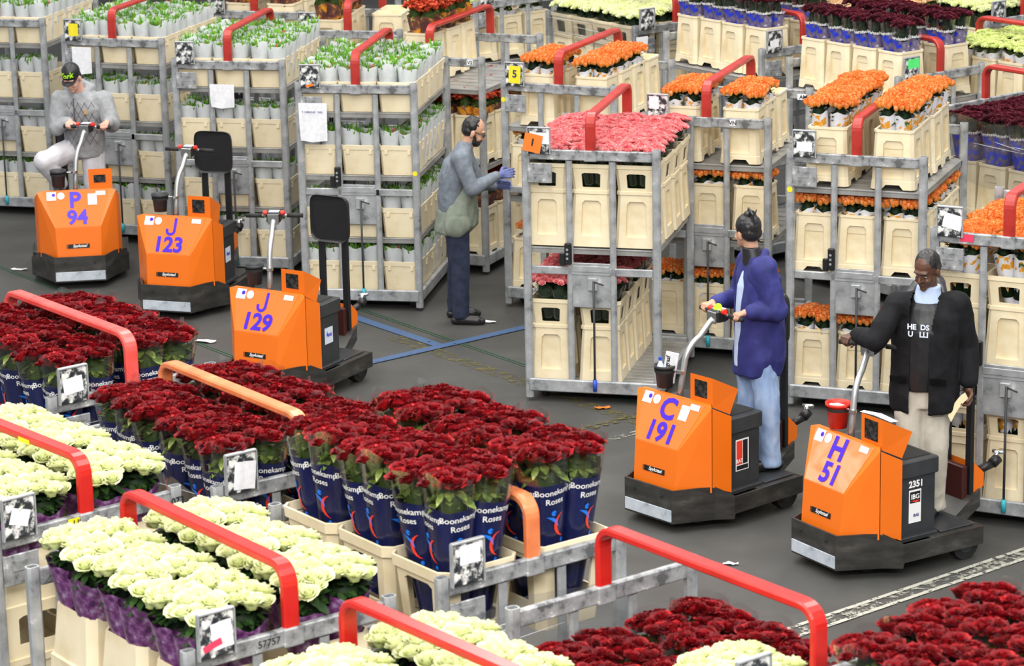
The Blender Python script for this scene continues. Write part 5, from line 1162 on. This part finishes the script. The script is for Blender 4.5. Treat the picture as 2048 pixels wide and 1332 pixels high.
def person_blue():
    L0 = V(1.72, 19.08, .235); root = empty('person', L0); tag(root, 'person with black hair tied up, royal blue jacket and jeans, standing on truck C 191', 'person')
    B = Body(root, R(200)); F, S, U = B.F, B.S, B.U
    gl, gr, fw = GRIP[TC.name]; bar = (gr - gl)
    ax = B.axes(-1.25, .12); hc = V(-.125, .02, 1.665)
    shL, shR = V(-.02, -.17, 1.44), V(-.09, .16, 1.42)       # camera side, far side
    elL, elR = V(.05, -.22, 1.17), V(-.16, .26, 1.14)
    b = MB(); P = head_geo(b, hc, ax, .96); cap_geo(b, V(-.08, .0, 1.45), V(-.105, .01, 1.60), .055, .05)
    torso(b, [(V(-.04, 0, .82), .10, .15), (V(-.04, 0, 1.1), .09, .13), (V(-.05, 0, 1.35), .10, .16), (V(-.06, 0, 1.46), .06, .10)], F, S)
    hb = MB(); wl = grip_hand(hb, gr, -bar, L0, elL, fw, sc=.95); wr = grip_hand(hb, gl, bar, L0, elR, fw, sc=.95); b.merge(hb)
    limb(b, [shL, elL, wl], [.045, .034, .027]); limb(b, [shR, elR, wr], [.045, .034, .027])
    body = blob('body', b, 'skin_tan', root, .0055, 3); face_bits(body, P, ax, .96)
    f, l, u = ax
    k = MB(); ell_geo(k, P(-.024, 0, .034), (f * .096, l * .084, u * .090)); ell_geo(k, P(-.05, 0, -.01), (f * .062, l * .078, u * .065)); ell_geo(k, P(-.045, 0, .115), (f * .038, l * .045, u * .032))
    for a in (-.5, .1, .7): cap_geo(k, P(-.06, a * .04, .10), P(-.09 - .02 * a, a * .07, .145), .012, .004)
    k.tube([tuple(P(-.03, .0, .12)), tuple(P(-.06, .02, .165)), tuple(P(-.11, .03, .12)), tuple(P(-.105, .03, .05))], .009, 8); blob('hair', k, 'hair', body, .005, 2, .003, 40)
    # roll-neck, open jacket
    k = MB(); torso(k, [(V(-.055, .0, 1.38), .10, .13), (V(-.085, .0, 1.48), .07, .08), (V(-.098, .005, 1.56), .060, .060)], F, S); blob('roll_neck', k, 'black', root, .007, 3)
    k = MB(); torso(k, [(V(-.05, 0, .68), .165, .175), (V(-.04, 0, .80), .172, .195), (V(-.035, 0, 1.0), .165, .20), (V(-.04, 0, 1.2), .155, .205), (V(-.045, 0, 1.36), .135, .205), (V(-.06, 0, 1.45), .085, .14), (V(-.06, 0, 1.50), .08, .085)], F, S)
    limb(k, [V(-.03, -.13, 1.40), shL, elL, wl + (elL - wl).normalized() * .03], [.10, .088, .080, .052]); limb(k, [V(-.08, .13, 1.38), shR, elR, wr + (elR - wr).normalized() * .03], [.10, .088, .076, .05])
    cap_geo(k, V(-.05, -.08, 1.47), V(-.0, .02, 1.51), .03, .03); cap_geo(k, V(-.05, .08, 1.46), V(-.0, .02, 1.51), .03, .03)
    jk = blob('jacket', k, 'bluejacket', root, .009, 5, .016, 6, 3)
    k = MB(); q = V(-.05, 0, 0) + F * .155
    torso(k, [(V(-.05, 0, .74) + F * .118, .055, .05), (V(-.045, 0, 1.0) + F * .115, .06, .055), (V(-.05, 0, 1.3) + F * .09, .06, .055), (V(-.06, 0, 1.44) + F * .05, .04, .04)], F, S); blob('shirt', k, 'lightblue', root, .008, 3, .004)
    # jeans and shoes
    k = MB(); torso(k, [(V(-.05, 0, .70), .12, .15), (V(-.05, 0, .86), .115, .15), (V(-.05, 0, .95), .10, .13)], F, S)
    aN, aF = V(.03, -.07, .0), V(-.07, .11, .0)
    limb(k, [V(-.03, -.085, .80), V(.01, -.095, .44), aN + V(0, 0, .09)], [.108, .080, .068]); limb(k, [V(-.09, .085, .80), V(-.10, .09, .44), aF + V(0, 0, .09)], [.108, .080, .068])
    for a in (aN, aF): torso(k, [(a + V(0, 0, .03), .085, .072), (a + V(0, 0, .12), .072, .066)], F, S)
    blob('jeans', k, 'jeans', root, .009, 5, .009, 8, 5)
    for a in (aN, aF): k = MB(); shoe(k, a + F * -.02, a + F * .16, ground=0); blob('shoe', k, 'shoe', root, .006, 3)
    k = MB(); k.disc((0, 0), .032, 16); p = gr.lerp(gl, .33) + V(0, 0, .035); o = put('lime_button', k.mesh('lime_button', 'limetext'), TC, (.05, .60, 1.415), (1.2, 0, .3))
    return root
def person_black():
    L0 = V(2.72, 18.02, .235); root = empty('person', L0); tag(root, 'person in black hooded jacket and beige trousers standing on truck H 51', 'person')
    B = Body(root, R(248)); F, S, U = B.F, B.S, B.U
    gl, gr, fw = GRIP[TH_.name]; bar = (gr - gl)
    ax = B.axes(-.28, .36, -.05); hc = V(-.075, -.06, 1.655)
    shR, shL = V(-.25, .0, 1.415), V(.125, -.02, 1.405)      # left in the picture is the right arm
    elR, elL = V(-.40, -.10, 1.20), V(.20, .02, 1.12); wrL = V(.205, -.08, .90)
    b = MB(); P = head_geo(b, hc, ax); cap_geo(b, V(-.05, .02, 1.44), V(-.06, -.02, 1.60), .064, .058)
    torso(b, [(V(-.08, 0, .85), .10, .15), (V(-.08, 0, 1.1), .09, .14), (V(-.07, 0, 1.35), .10, .17), (V(-.06, 0, 1.46), .06, .10)], F, S)
    hb = MB(); wr = grip_hand(hb, gl + (gl - gr).normalized() * .015, bar, L0, elR, fw); hand_geo(hb, wrL + V(0, -.01, -.02), V(-.03, -.12, -1), V(-1, -.5, .1), F, (.55, .8, .7)); b.merge(hb)
    limb(b, [shR, elR, wr], [.045, .036, .029]); limb(b, [shL, elL, wrL], [.045, .036, .029])
    body = blob('body', b, 'skin_dark', root, .0055, 3); face_bits(body, P, ax, 1)
    f, l, u = ax
    k = MB(); ell_geo(k, P(-.022, 0, .034), (f * .093, l * .080, u * .088)); ell_geo(k, P(-.045, 0, .0), (f * .062, l * .078, u * .062)); blob('hair', k, 'hair', body, .005, 2, .0025, 60)
    k = MB(); ell_geo(k, P(.086, 0, -.054), (f * .008, l * .026, u * .005)); part('moustache', k, 'hair', body, True)
    # shirt collar, sweater, hood, jacket
    k = MB(); torso(k, [(V(-.06, -.01, 1.43), .095, .10), (V(-.055, -.005, 1.50), .082, .080), (V(-.05, .0, 1.535), .079, .076)], F, S); blob('shirt_collar', k, 'lightblue', root, .006, 2)
    k = MB(); torso(k, [(V(-.09, -.02, .86), .13, .15), (V(-.085, -.02, 1.0), .14, .165), (V(-.08, -.02, 1.25), .138, .17), (V(-.075, 0, 1.40), .11, .15), (V(-.065, 0, 1.465), .07, .08)], F, S); sw = blob('sweater', k, 'black', root, .008, 4, .004)
    Fm = F; ct = V(-.08, -.02, 1.275) + F * .150
    part('sweater_print', text_on('HE  DS\nU   LLI', .048, frame_m(ct, -S * -1, U - F * -.0), .002), 'whitesleeve', sw)
    k = MB(); cap_geo(k, V(.02, .09, 1.50), V(-.10, .12, 1.49), .055, .05); cap_geo(k, V(.02, .09, 1.50), V(.045, -.01, 1.44), .055, .035); cap_geo(k, V(-.10, .12, 1.49), V(-.19, .04, 1.43), .05, .032); ell_geo(k, V(-.02, .12, 1.50), (V(.10, 0, 0), V(0, .06, 0), V(0, 0, .085))); blob('hood', k, 'darkgrey', root, .008, 4, .006, 9)
    # jacket: hollow front, two halves
    k = MB(); torso(k, [(V(-.07, .0, .72), .165, .215), (V(-.07, .0, .80), .172, .225), (V(-.07, 0, 1.0), .165, .22), (V(-.07, 0, 1.2), .155, .225), (V(-.065, 0, 1.34), .135, .225), (V(-.06, .0, 1.43), .09, .16), (V(-.06, .01, 1.48), .08, .10)], F, S)
    limb(k, [V(-.17, 0, 1.39), shR, elR, wr + (elR - wr).normalized() * .03], [.10, .082, .068, .046]); limb(k, [V(.05, 0, 1.38), shL, elL, wrL + V(0, 0, .02)], [.10, .09, .080, .056])
    # cut the front opening away before fusing
    jk = blob('jacket', k, 'blackjacket', root, .009, 4, .014, 6, 7)
    me = jk.data; import bmesh as _bm
    bm = _bm.new(); bm.from_mesh(me); c0 = V(-.07, 0, 0)
    kill = [v for v in bm.verts if (v.co - c0).dot(F) > .05 and -.085 < (v.co - c0).dot(S) - .02 < (.045 + .05 * max(0, v.co.z - 1.25) * 3) and .5 < v.co.z < 1.6 and abs((v.co - V(-.30, -.1, v.co.z)).length) > .12]
    _bm.ops.delete(bm, geom=kill, context='VERTS'); bm.to_mesh(me); bm.free(); me.update()
    k = MB()
    for sgn, o_ in ((1, .13), (-1, -.13)):
        p0 = V(-.07, 0, .92) + F * .165 + S * (o_ + .0); k.add([tuple(p0 + S * -.055), tuple(p0 + S * .055), tuple(p0 + S * .055 + U * .045 + F * .006), tuple(p0 - S * .055 + U * .045 + F * .006)], [(0, 1, 2, 3), (3, 2, 1, 0)])
    part('pocket_flap', k, 'blackjacket', jk)
    # trousers and shoes
    k = MB(); torso(k, [(V(-.085, 0, .74), .12, .155), (V(-.085, 0, .88), .115, .155), (V(-.085, 0, .94), .10, .14)], F, S)
    aR, aL = V(-.13, .06, 0), V(.0, -.03, 0)
    limb(k, [V(-.165, .0, .82), V(-.15, -.03, .46), aR + V(0, 0, .09)], [.108, .083, .072]); limb(k, [V(-.0, .0, .82), V(.0, -.05, .46), aL + V(0, 0, .09)], [.108, .083, .072])
    for a in (aR, aL): torso(k, [(a + V(0, 0, .045), .078, .075), (a + V(0, 0, .12), .075, .072)], F, S)
    blob('trousers', k, 'beige', root, .009, 5, .010, 8, 9)
    for a, dr in ((aR, V(-.2, -1, 0)), (aL, V(-.45, -1, 0))): k = MB(); shoe(k, a, a + dr.normalized() * .2, ground=0); blob('shoe', k, 'shoe', root, .006, 3)
    # paper in the hanging hand
    k = MB(); hp = L0 + wrL + V(-.02, -.05, -.10); v = []
    for i in range(6):
        t = i / 5; c = hp + V(-.11 * t, -.01 * t, -.05 * t - .10 * t * t + .03); v += [tuple(c + V(-.01, 0, .022)), tuple(c + V(.012, 0, -.022))]
    k.add(v, [(2 * i, 2 * i + 2, 2 * i + 3, 2 * i + 1) for i in range(5)]); MT['creampaper'] = plain('cream_paper', (.82, .72, .45), .8)
    o = part('paper_slip', k, 'creampaper', None); tag(o, 'cream paper slip held in the hanging hand of the person in black', 'paper')
def person_cap():
    L0 = V(-4.04, 26.42, .235); root = empty('person', L0); tag(root, 'person in black cap and grey quilted hoodie, one knee raised, on truck P 94', 'person')
    B = Body(root, R(262)); F, S, U = B.F, B.S, B.U
    gl, gr, fw = GRIP[TP.name]; bar = (gr - gl)
    ax = B.axes(-.12, .50, .05); hc = V(.065, -.10, 1.555)
    shR, shL = V(-.075, .0, 1.335), V(.33, .0, 1.325); elR, elL = V(-.10, -.10, 1.10), V(.40, -.10, 1.12)
    b = MB(); P = head_geo(b, hc, ax, .98); cap_geo(b, V(.12, .02, 1.36), V(.09, -.05, 1.50), .058, .052)
    torso(b, [(V(.115, .05, .88), .10, .15), (V(.12, .03, 1.05), .09, .13), (V(.13, .0, 1.28), .10, .17), (V(.12, .0, 1.38), .06, .10)], F, S)
    hb = MB(); wr = grip_hand(hb, gl, bar, L0, elR, fw, sc=.98); wl = grip_hand(hb, gr, -bar, L0, elL, fw, sc=.98); b.merge(hb)
    limb(b, [shR, elR, wr], [.045, .034, .027]); limb(b, [shL, elL, wl], [.045, .034, .027])
    body = blob('body', b, 'skin_light', root, .0055, 3); face_bits(body, P, ax, .98)
    f, l, u = ax
    k = MB(); ell_geo(k, P(-.03, 0, .0), (f * .075, l * .080, u * .060)); blob('hair', k, 'hair', body, .006, 3)
    k = MB(); ell_geo(k, P(-.010, 0, .055), (f * .103, l * .086, u * .088)); cp = blob('cap', k, 'black', root, .005, 2)
    k = MB(); n = 9; v = []
    for j, rr_ in enumerate((.0, 1.0)):
        for i in range(n):
            a = (i / (n - 1) - .5) * 2.3; v.append(tuple(P(.068 * math.cos(a) * (1 + .0) + rr_ * .085 * math.cos(a * .8) , .078 * math.sin(a), .028 - .012 * abs(math.sin(a)) - rr_ * .006)))
    v2 = [tuple(Vector(p) - u * .006) for p in v]; k.add(v + v2, [(i, i + 1, n + i + 1, n + i) for i in range(n - 1)] + [(2 * n + n + i, 2 * n + n + i + 1, 2 * n + i + 1, 2 * n + i) for i in range(n - 1)] + [(n + i, n + i + 1, 3 * n + i + 1, 3 * n + i) for i in range(n - 1)]); part('cap_brim', k, 'black', cp)
    tv, tf = text_geo('York', .075, .003, .25); q = []
    for p in tv:
        a = p[0] / .095; h = .082 + p[1] * .85; rx = .106 * math.sqrt(max(.05, 1 - ((h - .055) / .092) ** 2)); q.append(tuple(P(-.010 + rx * math.cos(a), .0 + rx * .86 * math.sin(a), h)))
    k = MB(); k.add(q, tf); part('cap_lettering', k, 'limetext', cp)
    # hoodie
    k = MB(); torso(k, [(V(.13, .05, .80), .145, .175), (V(.13, .05, .90), .15, .185), (V(.13, .03, 1.1), .135, .185), (V(.13, .0, 1.25), .13, .20), (V(.13, .0, 1.34), .105, .165), (V(.12, .0, 1.40), .08, .09)], F, S)
    limb(k, [V(.0, 0, 1.32), shR, elR, wr + (elR - wr).normalized() * .03], [.09, .083, .078, .05]); limb(k, [V(.25, 0, 1.31), shL, elL, wl + (elL - wl).normalized() * .03], [.09, .083, .078, .05])
    cap_geo(k, V(.02, .03, 1.42), V(.10, .09, 1.46), .042, .055); cap_geo(k, V(.10, .09, 1.46), V(.22, .05, 1.44), .055, .042); cap_geo(k, V(.02, .03, 1.42), V(.09, -.07, 1.36), .042, .03); cap_geo(k, V(.22, .05, 1.44), V(.12, -.07, 1.36), .042, .03)
    hd = blob('hoodie', k, 'greyfleece', root, .009, 4, .012, 7, 11)
    # quilting seams and chest emblem
    k = MB(); c = V(.13, .03, 0)
    for s_ in (-1, 1):
        for i in range(-6, 7):
            pp = []
            for j in range(9):
                z = .93 + j * .05; x = i * .06 + s_ * (z - 1.1) * .55
                if abs(x) < .178: a = math.asin(max(-1, min(1, x / .195))); pp.append(tuple(V(.13, .015, z) + F * (.150 * math.cos(a)) + S * x))
            if len(pp) > 2: k.tube(pp, .0018, 4)
    part('quilting_seam', k, 'darkgrey', hd)
    k = MB(); p0 = V(.13, .0, 1.24) + F * .148 + S * .07; k.add([tuple(p0 + S * a + U * b_) for a, b_ in ((-.02, -.02), (.02, -.02), (.025, .02), (-.015, .025))], [(0, 1, 2, 3)]); part('chest_emblem', k, 'kraft', hd)
    k = MB()
    k.tube([tuple(V(.07, -.07, 1.36) + F * .03), tuple(V(.08, -.09, 1.25) + F * .05), tuple(V(.085, -.09, 1.15) + F * .05)], .004, 6); part('drawstring', k, 'darkgrey', hd)
    # trousers, raised knee on the left of the picture
    k = MB(); torso(k, [(V(.11, .06, .80), .12, .16), (V(.11, .06, .90), .125, .165), (V(.12, .05, .97), .11, .15)], F, S)
    kR, fR = V(-.21, -.20, .80), V(-.10, -.10, .57); limb(k, [V(.02, .04, .86), kR, fR], [.115, .098, .07]); limb(k, [V(.20, .04, .86), V(.20, -.02, .46), V(.20, .03, .10)], [.112, .09, .075])
    torso(k, [(V(.20, .03, .05), .08, .078), (V(.20, .03, .14), .08, .078)], F, S)
    blob('jogging_trousers', k, 'palegrey', root, .009, 5, .010, 7, 13)
    k = MB(); shoe(k, fR + V(0, 0, 0), fR + V(.0, -.2, 0), ground=.507); blob('shoe', k, 'shoe', root, .006, 3)
    k = MB(); shoe(k, V(.20, .03, 0), V(.2, -.2, 0), ground=0); blob('shoe', k, 'shoe', root, .006, 3)
person_bearded(); person_blue(); person_black(); person_cap()
